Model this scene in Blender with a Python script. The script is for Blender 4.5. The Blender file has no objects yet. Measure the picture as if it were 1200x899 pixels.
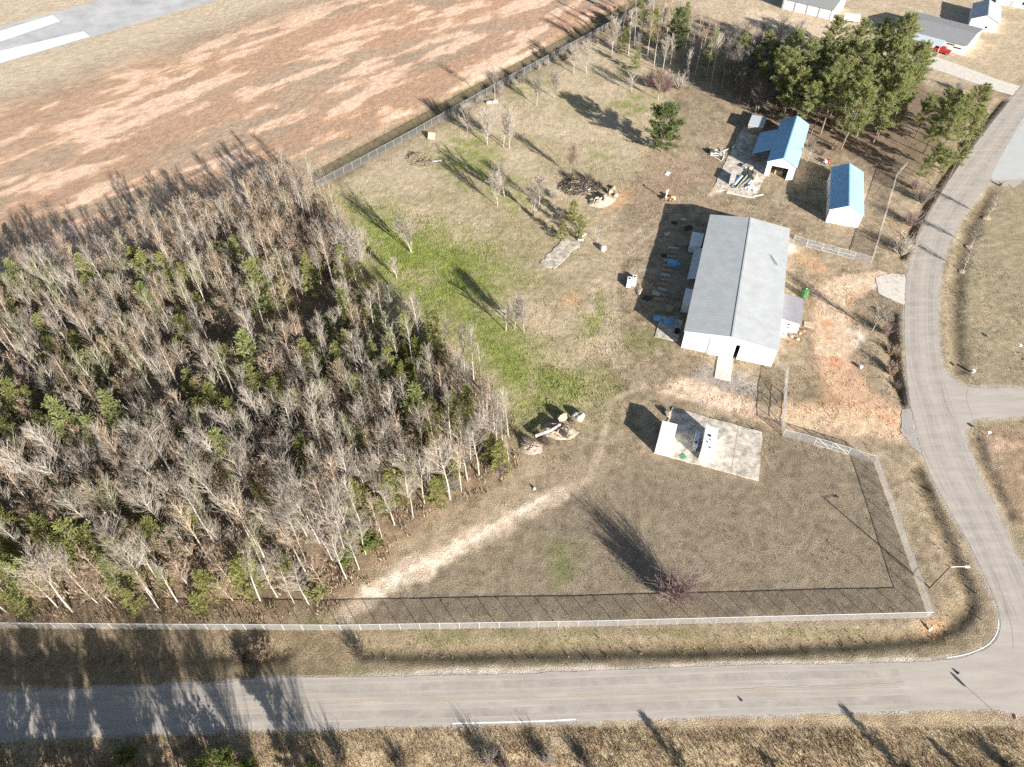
import bpy, math, random
import numpy as np
from mathutils import Vector, Matrix

# ------------------------------------------------------------------ camera, sky, sun, exposure
C = bpy.context.scene
COL = C.collection
H, PITCH, FPX, CX, CY = 100.0, math.radians(48), 832.0, 600.0, 449.5
cam = bpy.data.objects.new('camera', bpy.data.cameras.new('camera'))
COL.objects.link(cam)
cam.data.sensor_width = 36.0
cam.data.lens = FPX / 1200 * 36
cam.data.clip_start, cam.data.clip_end = 1.0, 9000.0
cam.location = (0, 0, H)
cam.rotation_euler = (math.radians(90) - PITCH, 0, 0)
C.camera = cam

SUN_EL = math.radians(18.5)
SUN_AZ = math.radians(180 - 35.5)                    # clockwise from +Y
SDIR = Vector((math.sin(SUN_AZ) * math.cos(SUN_EL), math.cos(SUN_AZ) * math.cos(SUN_EL), math.sin(SUN_EL)))
W = bpy.data.worlds.new('World')
C.world = W
W.use_nodes = True
nt = W.node_tree
sky = nt.nodes.new('ShaderNodeTexSky')
sky.sky_type = 'NISHITA'
sky.sun_disc = False
sky.sun_elevation = SUN_EL
sky.sun_rotation = SUN_AZ
nt.links.new(sky.outputs[0], nt.nodes['Background'].inputs[0])
nt.nodes['Background'].inputs[1].default_value = 0.048
sun = bpy.data.objects.new('sun', bpy.data.lights.new('sun', 'SUN'))
COL.objects.link(sun)
sun.data.energy = 5.0
sun.data.angle = math.radians(0.5)
sun.data.color = (1.0, 0.95, 0.885)
sun.rotation_euler = SDIR.to_track_quat('Z', 'Y').to_euler()
sun.location = (60, -80, 60)
C.view_settings.view_transform = 'Standard'
C.view_settings.look = 'None'
C.view_settings.gamma = 1
C.view_settings.exposure = 1.38
C.render.filter_size = 1.0
C.cycles.use_denoising = False
C.cycles.max_bounces = 5
C.cycles.transparent_max_bounces = 24

# ------------------------------------------------------------------ helpers
random.seed(7)
RNG = np.random.default_rng(11)


def at(px, py, z=0.0):
    """ground point (height z) seen at a pixel of the 1200 x 899 photograph"""
    u, v = (px - CX) / FPX, (CY - py) / FPX
    d = (u, math.cos(PITCH) + v * math.sin(PITCH), -math.sin(PITCH) + v * math.cos(PITCH))
    t = (z - H) / d[2]
    return (d[0] * t, d[1] * t)


def poly_at(pts, z=0.0):
    return np.array([at(x, y, z) for x, y in pts])


def smooth_line(pts, n=6):
    """Catmull-Rom through points"""
    P = [np.array(p, float) for p in pts]
    P = [2 * P[0] - P[1]] + P + [2 * P[-1] - P[-2]]
    out = []
    for i in range(1, len(P) - 2):
        for k in range(n):
            t = k / n
            a, b, c, d = P[i - 1], P[i], P[i + 1], P[i + 2]
            out.append(0.5 * ((2 * b) + (c - a) * t + (2 * a - 5 * b + 4 * c - d) * t * t + (3 * b - a - 3 * c + d) * t ** 3))
    out.append(P[-2])
    return np.array(out)


def sdf(X, Y, poly):
    """signed distance (negative inside) to a polygon"""
    P = np.asarray(poly, float)
    d2 = np.full(X.shape, 1e12)
    ins = np.zeros(X.shape, bool)
    n = len(P)
    for i in range(n):
        ax, ay = P[i]
        bx, by = P[(i + 1) % n]
        ex, ey = bx - ax, by - ay
        L = ex * ex + ey * ey + 1e-12
        t = np.clip(((X - ax) * ex + (Y - ay) * ey) / L, 0, 1)
        d2 = np.minimum(d2, (X - ax - t * ex) ** 2 + (Y - ay - t * ey) ** 2)
        cr = ((ay > Y) != (by > Y)) & (X < ex * (Y - ay) / (ey if abs(ey) > 1e-12 else 1e-12) + ax)
        ins ^= cr
    d = np.sqrt(d2)
    return np.where(ins, -d, d)


def dline(X, Y, line):
    d2 = np.full(X.shape, 1e12)
    for i in range(len(line) - 1):
        ax, ay = line[i]
        bx, by = line[i + 1]
        ex, ey = bx - ax, by - ay
        L = ex * ex + ey * ey + 1e-12
        t = np.clip(((X - ax) * ex + (Y - ay) * ey) / L, 0, 1)
        d2 = np.minimum(d2, (X - ax - t * ex) ** 2 + (Y - ay - t * ey) ** 2)
    return np.sqrt(d2)


def sstep(a, b, x):
    t = np.clip((x - a) / (b - a), 0, 1)
    return t * t * (3 - 2 * t)


def _hash(i, j, s):
    h = np.sin(i * 127.1 + j * 311.7 + s * 74.7) * 43758.5453
    return h - np.floor(h)


def vnoise(x, y, s=0):
    i, j = np.floor(x), np.floor(y)
    f, g = x - i, y - j
    f, g = f * f * (3 - 2 * f), g * g * (3 - 2 * g)
    a = _hash(i, j, s) * (1 - f) + _hash(i + 1, j, s) * f
    b = _hash(i, j + 1, s) * (1 - f) + _hash(i + 1, j + 1, s) * f
    return a * (1 - g) + b * g


def fbm(x, y, s=0, o=4):
    r, a, t = 0, 0.5, 0
    for k in range(o):
        r = r + a * vnoise(x, y, s + k)
        t += a
        a *= 0.55
        x, y = x * 2.03 + 17.3, y * 2.03 - 9.1
    return r / t


class MB:
    """collects faces and links them as ONE mesh object"""

    def __init__(self):
        self.v, self.f, self.m = [], [], []

    def add(self, vs, fs, mi=0):
        o = len(self.v)
        self.v += [tuple(p) for p in vs]
        self.f += [tuple(i + o for i in f) for f in fs]
        self.m += [mi] * len(fs)
        return self

    def box(self, c, s, rz=0.0, mi=0, tilt=None):
        hx, hy, hz = s[0] / 2, s[1] / 2, s[2] / 2
        vs = []
        M = Matrix.Rotation(rz, 3, 'Z')
        if tilt:
            M = M @ Matrix.Rotation(tilt[0], 3, 'X') @ Matrix.Rotation(tilt[1], 3, 'Y')
        for x in (-hx, hx):
            for y in (-hy, hy):
                for z in (-hz, hz):
                    p = M @ Vector((x, y, z))
                    vs.append((c[0] + p.x, c[1] + p.y, c[2] + p.z))
        fs = [(0, 1, 3, 2), (4, 6, 7, 5), (0, 4, 5, 1), (2, 3, 7, 6), (0, 2, 6, 4), (1, 5, 7, 3)]
        return self.add(vs, fs, mi)

    def tube(self, a, b, r0, r1=None, n=6, mi=0, caps=True):
        if r1 is None:
            r1 = r0
        a, b = Vector(a), Vector(b)
        d = b - a
        if d.length < 1e-6:
            return self
        d.normalize()
        u = d.orthogonal().normalized()
        w = d.cross(u)
        vs = []
        for p, r in ((a, r0), (b, r1)):
            for k in range(n):
                q = 2 * math.pi * k / n
                vs.append(p + u * (math.cos(q) * r) + w * (math.sin(q) * r))
        fs = [(k, (k + 1) % n, n + (k + 1) % n, n + k) for k in range(n)]
        if caps:
            fs += [tuple(range(n - 1, -1, -1)), tuple(range(n, 2 * n))]
        return self.add(vs, fs, mi)

    def prism(self, poly, z0, z1, mi=0):
        n = len(poly)
        vs = [(p[0], p[1], z0) for p in poly] + [(p[0], p[1], z1) for p in poly]
        fs = [(i, (i + 1) % n, n + (i + 1) % n, n + i) for i in range(n)]
        fs += [tuple(range(n - 1, -1, -1)), tuple(range(n, 2 * n))]
        return self.add(vs, fs, mi)

    def hexa(self, p):
        """8 points: bottom 4 ccw, top 4 ccw"""
        return self.add(p, [(3, 2, 1, 0), (4, 5, 6, 7), (0, 1, 5, 4), (1, 2, 6, 5), (2, 3, 7, 6), (3, 0, 4, 7)])

    def ball(self, c, r, seed=0, rough=0.25, sub=2, mi=0, sq=(1, 1, 1)):
        import bmesh
        bm = bmesh.new()
        bmesh.ops.create_icosphere(bm, subdivisions=sub, radius=1.0)
        rr = random.Random(seed)
        ph = [rr.uniform(0, 6.28) for _ in range(9)]
        vs = []
        for v in bm.verts:
            p = v.co
            k = 1 + rough * (math.sin(p.x * 3.1 + ph[0]) * math.sin(p.y * 2.7 + ph[1]) + 0.6 * math.sin(p.z * 5 + ph[2]) * math.sin(p.x * 6 + ph[3]) + 0.35 * math.sin(p.y * 11 + ph[4]) * math.sin(p.z * 9 + ph[5]))
            vs.append((c[0] + p.x * r * k * sq[0], c[1] + p.y * r * k * sq[1], c[2] + p.z * r * k * sq[2]))
        fs = [tuple(v.index for v in f.verts) for f in bm.faces]
        bm.free()
        return self.add(vs, fs, mi)

    def mesh(self, name, mats):
        me = bpy.data.meshes.new(name)
        me.from_pydata(self.v, [], self.f)
        for m in (mats if isinstance(mats, (list, tuple)) else [mats]):
            me.materials.append(m)
        if any(self.m):
            me.polygons.foreach_set('material_index', self.m)
        me.update()
        return me

    def build(self, name, mats, parent=None, loc=(0, 0, 0), rz=0.0):
        o = bpy.data.objects.new(name, self.mesh(name, mats))
        COL.objects.link(o)
        o.location = loc
        o.rotation_euler[2] = rz
        o.parent = parent
        return o


def tag(o, label, cat, group=None, kind=None):
    o['label'] = label
    o['category'] = cat
    if group:
        o['group'] = group
    if kind:
        o['kind'] = kind
    return o


def struct(o):
    o['kind'] = 'structure'
    return o


def thing(name, label, cat, loc=(0, 0, 0), rz=0.0, group=None):
    o = bpy.data.objects.new(name, None)
    o.empty_display_size = 0.5
    COL.objects.link(o)
    o.location = loc
    o.rotation_euler[2] = rz
    return tag(o, label, cat, group)


def inst(name, mesh, parent, loc=(0, 0, 0)):
    o = bpy.data.objects.new(name, mesh)
    COL.objects.link(o)
    o.location = loc
    o.parent = parent
    return o


# ------------------------------------------------------------------ materials
def new_mat(name):
    m = bpy.data.materials.new(name)
    m.use_nodes = True
    t = m.node_tree
    return m, t, t.nodes['Principled BSDF']


def mat(name, col, rough=0.7, var=0.25, scale=2.0, bump=0.0, bscale=20.0, metal=0.0, streak=None, spec=0.3):
    """a base colour broken by two sizes of noise, with optional bump"""
    m, t, b = new_mat(name)
    N, L = t.nodes, t.links
    tc = N.new('ShaderNodeTexCoord')
    n1 = N.new('ShaderNodeTexNoise')
    n1.inputs['Scale'].default_value = scale
    n1.inputs['Detail'].default_value = 6
    n1.inputs['Roughness'].default_value = 0.65
    src = tc.outputs['Object']
    if streak:
        mp = N.new('ShaderNodeMapping')
        mp.inputs['Scale'].default_value = streak
        L.new(src, mp.inputs[0])
        src = mp.outputs[0]
    L.new(src, n1.inputs['Vector'])
    r = N.new('ShaderNodeValToRGB')
    lo = tuple(c * (1 - var) for c in col)
    hi = tuple(min(1, c * (1 + var * 0.7)) for c in col)
    r.color_ramp.elements[0].position, r.color_ramp.elements[1].position = 0.3, 0.7
    r.color_ramp.elements[0].color = (*lo, 1)
    r.color_ramp.elements[1].color = (*hi, 1)
    L.new(n1.outputs[0], r.inputs[0])
    L.new(r.outputs[0], b.inputs['Base Color'])
    b.inputs['Roughness'].default_value = rough
    b.inputs['Metallic'].default_value = metal
    b.inputs['Specular IOR Level'].default_value = spec
    if bump:
        n2 = N.new('ShaderNodeTexNoise')
        n2.inputs['Scale'].default_value = bscale
        n2.inputs['Detail'].default_value = 4
        L.new(tc.outputs['Object'], n2.inputs['Vector'])
        bp = N.new('ShaderNodeBump')
        bp.inputs['Strength'].default_value = bump
        bp.inputs['Distance'].default_value = 0.08
        L.new(n2.outputs[0], bp.inputs['Height'])
        L.new(bp.outputs[0], b.inputs['Normal'])
    return m


def leaf_mat(name, col, var=0.4, scale=0.7, tl=0.35):
    """leaf or needle colour that lets part of the light through"""
    m = mat(name, col, 0.7, var, scale)
    t = m.node_tree
    N, L = t.nodes, t.links
    b = N['Principled BSDF']
    tr_ = N.new('ShaderNodeBsdfTranslucent')
    L.new(b.inputs['Base Color'].links[0].from_socket, tr_.inputs['Color'])
    mx = N.new('ShaderNodeMixShader')
    mx.inputs[0].default_value = tl
    L.new(b.outputs[0], mx.inputs[1]); L.new(tr_.outputs[0], mx.inputs[2])
    L.new(mx.outputs[0], N['Material Output'].inputs['Surface'])
    return m


def metal_sheet(name, col, rough=0.5, pitch=0.3, var=0.08, depth=0.012, axis='X'):
    """ribbed painted or galvanised sheet; ribs repeat along the given local axis"""
    m = mat(name, col, rough, var, 0.5, spec=0.4)
    t = m.node_tree
    N, L = t.nodes, t.links
    b = N['Principled BSDF']
    tc = N.new('ShaderNodeTexCoord')
    sp = N.new('ShaderNodeSeparateXYZ')
    L.new(tc.outputs['Object'], sp.inputs[0])
    mu = N.new('ShaderNodeMath'); mu.operation = 'MULTIPLY'; mu.inputs[1].default_value = 1 / pitch
    L.new(sp.outputs[axis], mu.inputs[0])
    fr = N.new('ShaderNodeMath'); fr.operation = 'FRACT'
    L.new(mu.outputs[0], fr.inputs[0])
    gt = N.new('ShaderNodeMapRange')
    gt.inputs['From Min'].default_value, gt.inputs['From Max'].default_value = 0.75, 0.92
    L.new(fr.outputs[0], gt.inputs['Value'])
    bp = N.new('ShaderNodeBump')
    bp.inputs['Distance'].default_value = depth
    bp.inputs['Strength'].default_value = 1.0
    L.new(gt.outputs[0], bp.inputs['Height'])
    L.new(bp.outputs[0], b.inputs['Normal'])
    return m


def attr_mat(name, rough=0.95, fine=3.5, contrast=0.5, bump=0.6, bdist=0.12, transl=0.0):
    """colour from the mesh's own colour attribute, broken by fine noise, with bump"""
    m, t, b = new_mat(name)
    N, L = t.nodes, t.links
    at_ = N.new('ShaderNodeAttribute'); at_.attribute_name = 'base'
    tc = N.new('ShaderNodeTexCoord')
    n1 = N.new('ShaderNodeTexNoise')
    n1.inputs['Scale'].default_value = fine
    n1.inputs['Detail'].default_value = 5
    n1.inputs['Roughness'].default_value = 0.7
    L.new(tc.outputs['Object'], n1.inputs['Vector'])
    mr = N.new('ShaderNodeMapRange')
    mr.inputs['From Min'].default_value, mr.inputs['From Max'].default_value = 0.3, 0.7
    mr.inputs['To Min'].default_value, mr.inputs['To Max'].default_value = 1 - contrast, 1 + contrast
    mr.clamp = False
    L.new(n1.outputs[0], mr.inputs['Value'])
    mx = N.new('ShaderNodeMix'); mx.data_type = 'RGBA'; mx.blend_type = 'MULTIPLY'; mx.inputs[0].default_value = 1
    L.new(at_.outputs['Color'], mx.inputs[6])
    L.new(mr.outputs[0], mx.inputs[7])
    L.new(mx.outputs[2], b.inputs['Base Color'])
    b.inputs['Roughness'].default_value = rough
    b.inputs['Specular IOR Level'].default_value = 0.1
    if bump:
        n2 = N.new('ShaderNodeTexNoise')
        n2.inputs['Scale'].default_value = fine * 1.1
        n2.inputs['Detail'].default_value = 4
        n2.inputs['Roughness'].default_value = 0.6
        L.new(tc.outputs['Object'], n2.inputs['Vector'])
        bp = N.new('ShaderNodeBump')
        bp.inputs['Strength'].default_value = bump
        bp.inputs['Distance'].default_value = bdist
        L.new(n2.outputs[0], bp.inputs['Height'])
        L.new(bp.outputs[0], b.inputs['Normal'])
    return m


def chain_mat(name, col, cover=0.3):
    """woven wire far finer than a pixel: round steel wires, lit on either side, covering a share of the sheet"""
    m, t, b = new_mat(name)
    N, L = t.nodes, t.links
    b.inputs['Base Color'].default_value = (*col, 1)
    b.inputs['Roughness'].default_value = 0.55
    tl = N.new('ShaderNodeBsdfTranslucent'); tl.inputs['Color'].default_value = (*col, 1)
    m1 = N.new('ShaderNodeMixShader'); m1.inputs[0].default_value = 0.45
    L.new(b.outputs[0], m1.inputs[1]); L.new(tl.outputs[0], m1.inputs[2])
    tp = N.new('ShaderNodeBsdfTransparent')
    m2 = N.new('ShaderNodeMixShader'); m2.inputs[0].default_value = cover
    L.new(tp.outputs[0], m2.inputs[1]); L.new(m1.outputs[0], m2.inputs[2])
    L.new(m2.outputs[0], N['Material Output'].inputs['Surface'])
    return m


def wear_mat(name, col, amount):
    """patchy tyre wear: a thin film with ragged gaps"""
    m = mat(name, col, 0.9, 0.15, 0.5)
    t = m.node_tree
    N, L = t.nodes, t.links
    tc = N.new('ShaderNodeTexCoord')
    n = N.new('ShaderNodeTexNoise'); n.inputs['Scale'].default_value = 0.45; n.inputs['Detail'].default_value = 7; n.inputs['Roughness'].default_value = .7
    L.new(tc.outputs['Object'], n.inputs['Vector'])
    r = N.new('ShaderNodeMapRange')
    r.inputs['From Min'].default_value, r.inputs['From Max'].default_value = .36, .68
    r.inputs['To Max'].default_value = amount
    L.new(n.outputs[0], r.inputs['Value'])
    L.new(r.outputs[0], N['Principled BSDF'].inputs['Alpha'])
    return m


M = {}
M['asphalt'] = mat('worn asphalt', (0.43, 0.385, 0.335), 0.9, 0.16, 0.35, 0.15, 14, streak=(0.35, 2.2, 1))
M['asphalt_old'] = mat('old grey asphalt', (0.38, 0.355, 0.325), 0.9, 0.14, 0.5, 0.15, 14)
M['lot'] = mat('pale parking surface', (0.47, 0.48, 0.46), 0.9, 0.07, 0.4, 0.1, 14)
M['seal'] = mat('crack sealer', (0.29, 0.27, 0.25), 0.9, 0.2, 3)
M['line'] = mat('worn yellow line', (0.42, 0.34, 0.25), 0.9, 0.2, 4)
M['edge_line'] = mat('white edge paint', (0.8, 0.8, 0.78), 0.8, 0.2, 3)
M['runway'] = mat('runway asphalt', (0.46, 0.455, 0.45), 0.9, 0.25, 0.12, streak=(1, 1, 1))
M['runway_paint'] = mat('runway paint', (0.82, 0.82, 0.8), 0.8, 0.08, 0.5)
M['concrete'] = mat('stained concrete', (0.55, 0.49, 0.41), 0.9, 0.6, 0.8, 0.3, 9)
M['concrete_light'] = mat('light concrete', (0.62, 0.57, 0.5), 0.9, 0.18, 1.0, 0.2, 9)
M['slab_broken'] = mat('broken mottled concrete', (0.50, 0.44, 0.36), 0.95, 0.65, 0.9, 0.5, 6)
M['joint'] = mat('slab joint dirt', (0.26, 0.22, 0.17), 0.95, 0.3, 3)
M['roof_grey'] = metal_sheet('galvanised roof sheet', (0.46, 0.475, 0.47), 0.5, 0.9, 0.12, 0.006, 'Y')
M['roof_lean'] = metal_sheet('dull ribbed roof sheet', (0.30, 0.29, 0.31), 0.55, 0.5, 0.12, 0.03, 'Y')
M['roof_blue_tint'] = metal_sheet('light roof sheet tinted shade blue', (0.29, 0.52, 0.74), 0.5, 0.5, 0.14, 0.004, 'Y')  # light roof metal; the blue of skylit shade is put into its colour
M['roof_house'] = mat('grey shingles', (0.26, 0.26, 0.265), 0.85, 0.15, 1.2, 0.2, 10)
M['roof_awning'] = metal_sheet('pale awning sheet', (0.5, 0.55, 0.58), 0.5, 0.4, 0.05)
M['white_wall'] = metal_sheet('white wall sheet', (0.78, 0.79, 0.79), 0.5, 0.4, 0.05)
M['white'] = mat('white paint', (0.78, 0.79, 0.79), 0.5, 0.06, 1.0)
M['dark'] = mat('dark opening', (0.02, 0.02, 0.022), 0.6, 0.3, 2)
M['grey_trim'] = mat('grey trim', (0.3, 0.32, 0.34), 0.6, 0.1, 2)
M['galv'] = mat('galvanised pipe', (0.42, 0.43, 0.43), 0.5, 0.1, 2)
M['galv_dull'] = mat('weathered fence pipe', (0.26, 0.255, 0.245), 0.6, 0.1, 2)
M['chain'] = chain_mat('chain link wire', (0.62, 0.63, 0.63), 0.3)
M['chain_dense'] = chain_mat('dense chain link wire', (0.30, 0.295, 0.28), 0.36)
M['bark_pale'] = mat('pale bark', (0.39, 0.355, 0.31), 0.9, 0.35, 1)
M['twig_grey'] = mat('grey twigs', (0.33, 0.29, 0.245), 0.9, 0.35, 0.25)
M['twig_tan'] = mat('tan twigs', (0.34, 0.26, 0.19), 0.9, 0.35, 0.25)
M['twig_olive'] = mat('olive twigs', (0.30, 0.285, 0.19), 0.9, 0.3, 0.35)
M['twig_shade'] = mat('shade darkened grey twigs', (0.17, 0.15, 0.135), 0.9, 0.3, 0.4)  # darker than the other grey twigs: the pines' shade is put into the colour
M['twig_red'] = mat('reddish twigs', (0.29, 0.21, 0.195), 0.9, 0.3, 0.6)
M['twig_dark'] = mat('dark twigs', (0.15, 0.115, 0.095), 0.9, 0.3, 0.8)
M['bark_pine'] = mat('pine bark', (0.22, 0.17, 0.135), 0.9, 0.3, 3)
M['needle'] = leaf_mat('pine needles', (0.30, 0.325, 0.13), 0.35, .7, .5)
M['needle_y'] = leaf_mat('yellow green needles', (0.30, 0.31, 0.11), 0.3, .7, .5)
M['needle_d'] = leaf_mat('dark needles', (0.15, 0.185, 0.075), 0.4)
M['leaf_tan'] = leaf_mat('dead tan leaves', (0.38, 0.285, 0.205), 0.35)
M['leaf_green'] = leaf_mat('fresh green leaves', (0.17, 0.21, 0.05), 0.4)
M['rust'] = mat('rusty orange paint', (0.42, 0.2, 0.08), 0.7, 0.4, 2)
M['red'] = mat('red paint', (0.42, 0.03, 0.035), 0.4, 0.15, 2)
M['stop_red'] = mat('sign red', (0.45, 0.03, 0.04), 0.5, 0.05, 2)
M['glass'] = mat('dark glass', (0.03, 0.035, 0.04), 0.1, 0.1, 2, spec=0.6)
M['tyre'] = mat('black rubber', (0.025, 0.025, 0.025), 0.8, 0.2, 3)
M['blue_tarp'] = mat('blue tarp', (0.16, 0.38, 0.68), 0.6, 0.2, 3, 0.4, 6)
M['wood'] = mat('weathered boards', (0.35, 0.28, 0.2), 0.9, 0.3, 2)
M['wood_y'] = mat('yellowed boards', (0.5, 0.42, 0.22), 0.9, 0.3, 2)
M['ply'] = mat('tan plywood', (0.5, 0.38, 0.27), 0.9, 0.2, 2)
M['rock'] = mat('sandy rubble', (0.40, 0.325, 0.245), 0.95, 0.4, 1.5, 0.8, 4)
M['rock_white'] = mat('pale rubble', (0.55, 0.52, 0.47), 0.9, 0.3, 2, 0.5, 4)
M['char'] = mat('charred wood', (0.07, 0.06, 0.055), 0.95, 0.4, 2)
M['green_paint'] = mat('green plastic', (0.07, 0.16, 0.06), 0.6, 0.2, 2)
M['pole_wood'] = mat('dark pole', (0.16, 0.12, 0.09), 0.9, 0.2, 3)
M['mulch'] = mat('pale mulch', (0.5, 0.38, 0.26), 0.95, 0.3, 3, 0.4, 8)

# ------------------------------------------------------------------ plan of the place, measured on the ground
ROAD_W = [(-160, 818), (0, 812), (130, 806), (250, 801), (320, 794), (400, 794), (600, 790), (700, 786), (860, 780), (1000, 778), (1090, 775),
          (1130, 770), (1156, 760), (1170, 745), (1172, 725), (1165, 700), (1137, 640), (1100, 575), (1082, 535), (1068, 480), (1062, 430), (1060, 380), (1062, 330),
          (1068, 300), (1085, 260), (1110, 215), (1150, 160), (1200, 98), (1260, 25), (1330, -60)]
ROAD_E = [(1480, -60), (1340, 60), (1205, 208), (1170, 212), (1157, 216), (1145, 231), (1125, 260), (1110, 290), (1102, 320), (1099, 360), (1100, 400), (1104, 430), (1118, 445),
          (1137, 454), (1200, 455), (1400, 452), (1400, 485), (1200, 488), (1150, 490), (1137, 496), (1131, 507), (1133, 520), (1139, 535), (1153, 571), (1167, 595), (1184, 638), (1215, 690), (1270, 760), (1330, 830), (1400, 895)]
ROAD_S = [(1300, 915), (1230, 850), (1200, 840), (1180, 834), (1160, 831), (1100, 832), (1000, 835), (860, 839), (640, 847), (500, 850), (400, 853), (300, 855), (133, 861), (0, 866), (-160, 871)]
road_poly = np.vstack([poly_at(ROAD_W), poly_at(ROAD_E), poly_at(ROAD_S)])
lot_poly = poly_at([(1215, 110), (1172, 185), (1161, 206), (1164, 211.5), (1200, 209.5), (1330, 205), (1330, 110)])
drive_poly = poly_at([(1068, 58), (1085, 62), (1112, 72), (1150, 86), (1180, 97), (1196, 101), (1186, 112), (1165, 106), (1120, 90), (1075, 75), (1064, 72)])
runway_poly = poly_at([(-160, 121), (0, 75), (256, 0), (420, -55), (300, -75), (120, 0), (0, 31), (-160, 72)])
DITCHES = [(smooth_line(poly_at([(425, 763), (520, 764), (700, 761), (900, 757), (1050, 748), (1098, 740), (1124, 724), (1136, 702), (1124, 668), (1098, 608), (1074, 552)])), 1.2, 0.5),
           (smooth_line(poly_at([(1062, 470), (1050, 440), (1044, 400), (1043, 366)])), 1.2, 0.8),
           (smooth_line(poly_at([(1160, 222), (1141, 258), (1127, 300), (1121, 350), (1122, 400), (1126, 432)])), 1.5, 0.36),
           (smooth_line(poly_at([(1143, 512), (1153, 540), (1168, 572), (1182, 600)])), 1.2, 0.38),
           (smooth_line(poly_at([(1058, 300), (1072, 262), (1098, 220), (1135, 170), (1176, 118)])), 1.3, 0.6),
           (smooth_line(poly_at([(-100, 775), (0, 770), (150, 768), (330, 764)])), 1.4, 0.6),
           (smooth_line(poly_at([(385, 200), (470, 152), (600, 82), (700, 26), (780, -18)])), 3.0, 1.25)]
WOOD = poly_at([(-60, 372), (0, 352), (110, 322), (200, 285), (290, 252), (350, 232), (385, 240), (412, 285), (428, 325), (400, 352), (425, 372), (500, 392), (555, 440), (598, 500), (604, 545), (560, 572), (500, 600),
                (455, 640), (420, 680), (385, 706), (330, 716), (0, 722), (-60, 722)])
GAP = poly_at([(350, 365), (385, 340), (412, 350), (420, 372), (385, 402), (320, 428), (262, 440), (215, 448), (205, 432), (265, 412), (310, 398)])
PINE_FLOOR = poly_at([(845, 90), (900, 150), (935, 135), (950, 165), (985, 180), (1040, 215), (1090, 190), (1115, 150), (1090, 110), (1060, 60), (960, 50), (900, 60)])
GREEN = poly_at([(388, 228), (418, 300), (430, 345), (520, 385), (575, 440), (605, 492), (640, 478), (690, 474), (705, 448), (650, 425), (612, 400), (575, 350), (600, 330), (570, 290), (490, 262), (440, 245)])
GREEN2 = [poly_at(p) for p in ([(490, 190), (530, 160), (570, 150), (590, 190), (640, 240), (600, 250), (540, 215)], [(735, 108), (765, 115), (775, 135), (745, 140), (718, 120)], [(688, 172), (712, 168), (722, 185), (700, 190)],
                               [(640, 640), (668, 632), (676, 668), (652, 684)], [(668, 352), (712, 340), (716, 380), (690, 400)], [(600, 110), (640, 92), (660, 108), (640, 125)], [(555, 95), (620, 62), (640, 66), (600, 100)],
                               [(738, 388), (775, 392), (770, 416), (735, 412)], [(395, 762), (405, 738), (330, 745), (335, 780), (400, 780)])]
SAND = [poly_at(p) for p in ([(398, 722), (425, 690), (455, 672), (500, 650), (540, 625), (590, 600), (640, 577), (672, 568), (665, 582), (620, 605), (560, 640), (500, 678), (455, 690), (430, 712), (405, 728)],
                             [(795, 440), (835, 452), (880, 470), (922, 488), (985, 488), (1040, 490), (1062, 500), (1058, 512), (1000, 503), (925, 500), (870, 488), (800, 468), (770, 460)],
                             [(962, 352), (984, 350), (990, 410), (975, 420), (962, 412)], [(880, 262), (905, 268), (940, 292), (925, 296), (895, 280)], [(1030, 318), (1050, 322), (1040, 335), (960, 350), (950, 340), (1000, 328)],
                             [(988, 388), (1010, 385), (1018, 396), (1000, 404)], [(860, 213), (838, 222), (833, 228), (846, 226)])]
CLAY = [poly_at(p) for p in ([(955, 355), (975, 330), (1015, 335), (1000, 350), (985, 360), (992, 420), (1020, 470), (1060, 490), (1062, 512), (1010, 500), (950, 492), (922, 478), (970, 470), (962, 420)],
                             [(1078, 742), (1092, 728), (1112, 735), (1108, 748)], [(930, 290), (950, 300), (975, 318), (962, 322), (940, 308)],
                             [(660, 346), (676, 344), (678, 356), (664, 358)], [(700, 238), (735, 220), (740, 235), (712, 248)])]
GRAVEL = poly_at([(822, 425), (880, 438), (892, 462), (830, 462), (808, 445)])
FIELD = poly_at([(-700, 420), (-300, 420), (0, 352), (110, 322), (200, 285), (290, 252), (350, 225), (378, 212), (775, -4), (900, -75), (-600, -75)])
LOTS = poly_at([(700, 562), (765, 532), (890, 566), (910, 515), (1022, 542), (1090, 722), (400, 735), (440, 690), (560, 636), (672, 575)])
PALE = [poly_at(p) for p in ([(1105, 445), (1095, 360), (1105, 290), (1160, 214), (1500, 205), (1500, 455)], [(800, -60), (790, 0), (900, 60), (1000, 55), (1090, 100), (1190, 100), (1350, -60)], [(1140, 490), (1500, 485), (1500, 900), (1250, 900)])]
HOUSEYARD = poly_at([(880, 8), (990, 30), (1000, 45), (940, 48), (870, 22)])
TRACKS = [smooth_line(poly_at(p)) for p in ([(722, 430), (714, 380), (713, 330), (722, 295), (748, 272), (790, 240)], [(732, 428), (723, 380), (722, 330), (731, 302), (756, 280), (795, 252)],
                                            [(690, 560), (705, 520), (720, 470), (760, 455), (800, 458)], [(600, 610), (650, 585), (690, 560)])]
DRIVE_A = smooth_line(poly_at([(1000, 334), (978, 345), (974, 385), (980, 425), (1000, 460), (1050, 494)]))
DRIVE_B = smooth_line(poly_at([(1030, 326), (1000, 332), (978, 345), (974, 385), (978, 410)]))
DRIVE_C = smooth_line(poly_at([(918, 490), (960, 492), (1010, 496), (1062, 502)]))
SWEEP = poly_at([(735, 235), (770, 180), (820, 190), (830, 215), (790, 235), (760, 260)])
SOUTH = poly_at([(-300, 872), (0, 866), (400, 853), (860, 839), (1160, 833), (1300, 925), (1300, 1100), (-300, 1100)])


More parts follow.
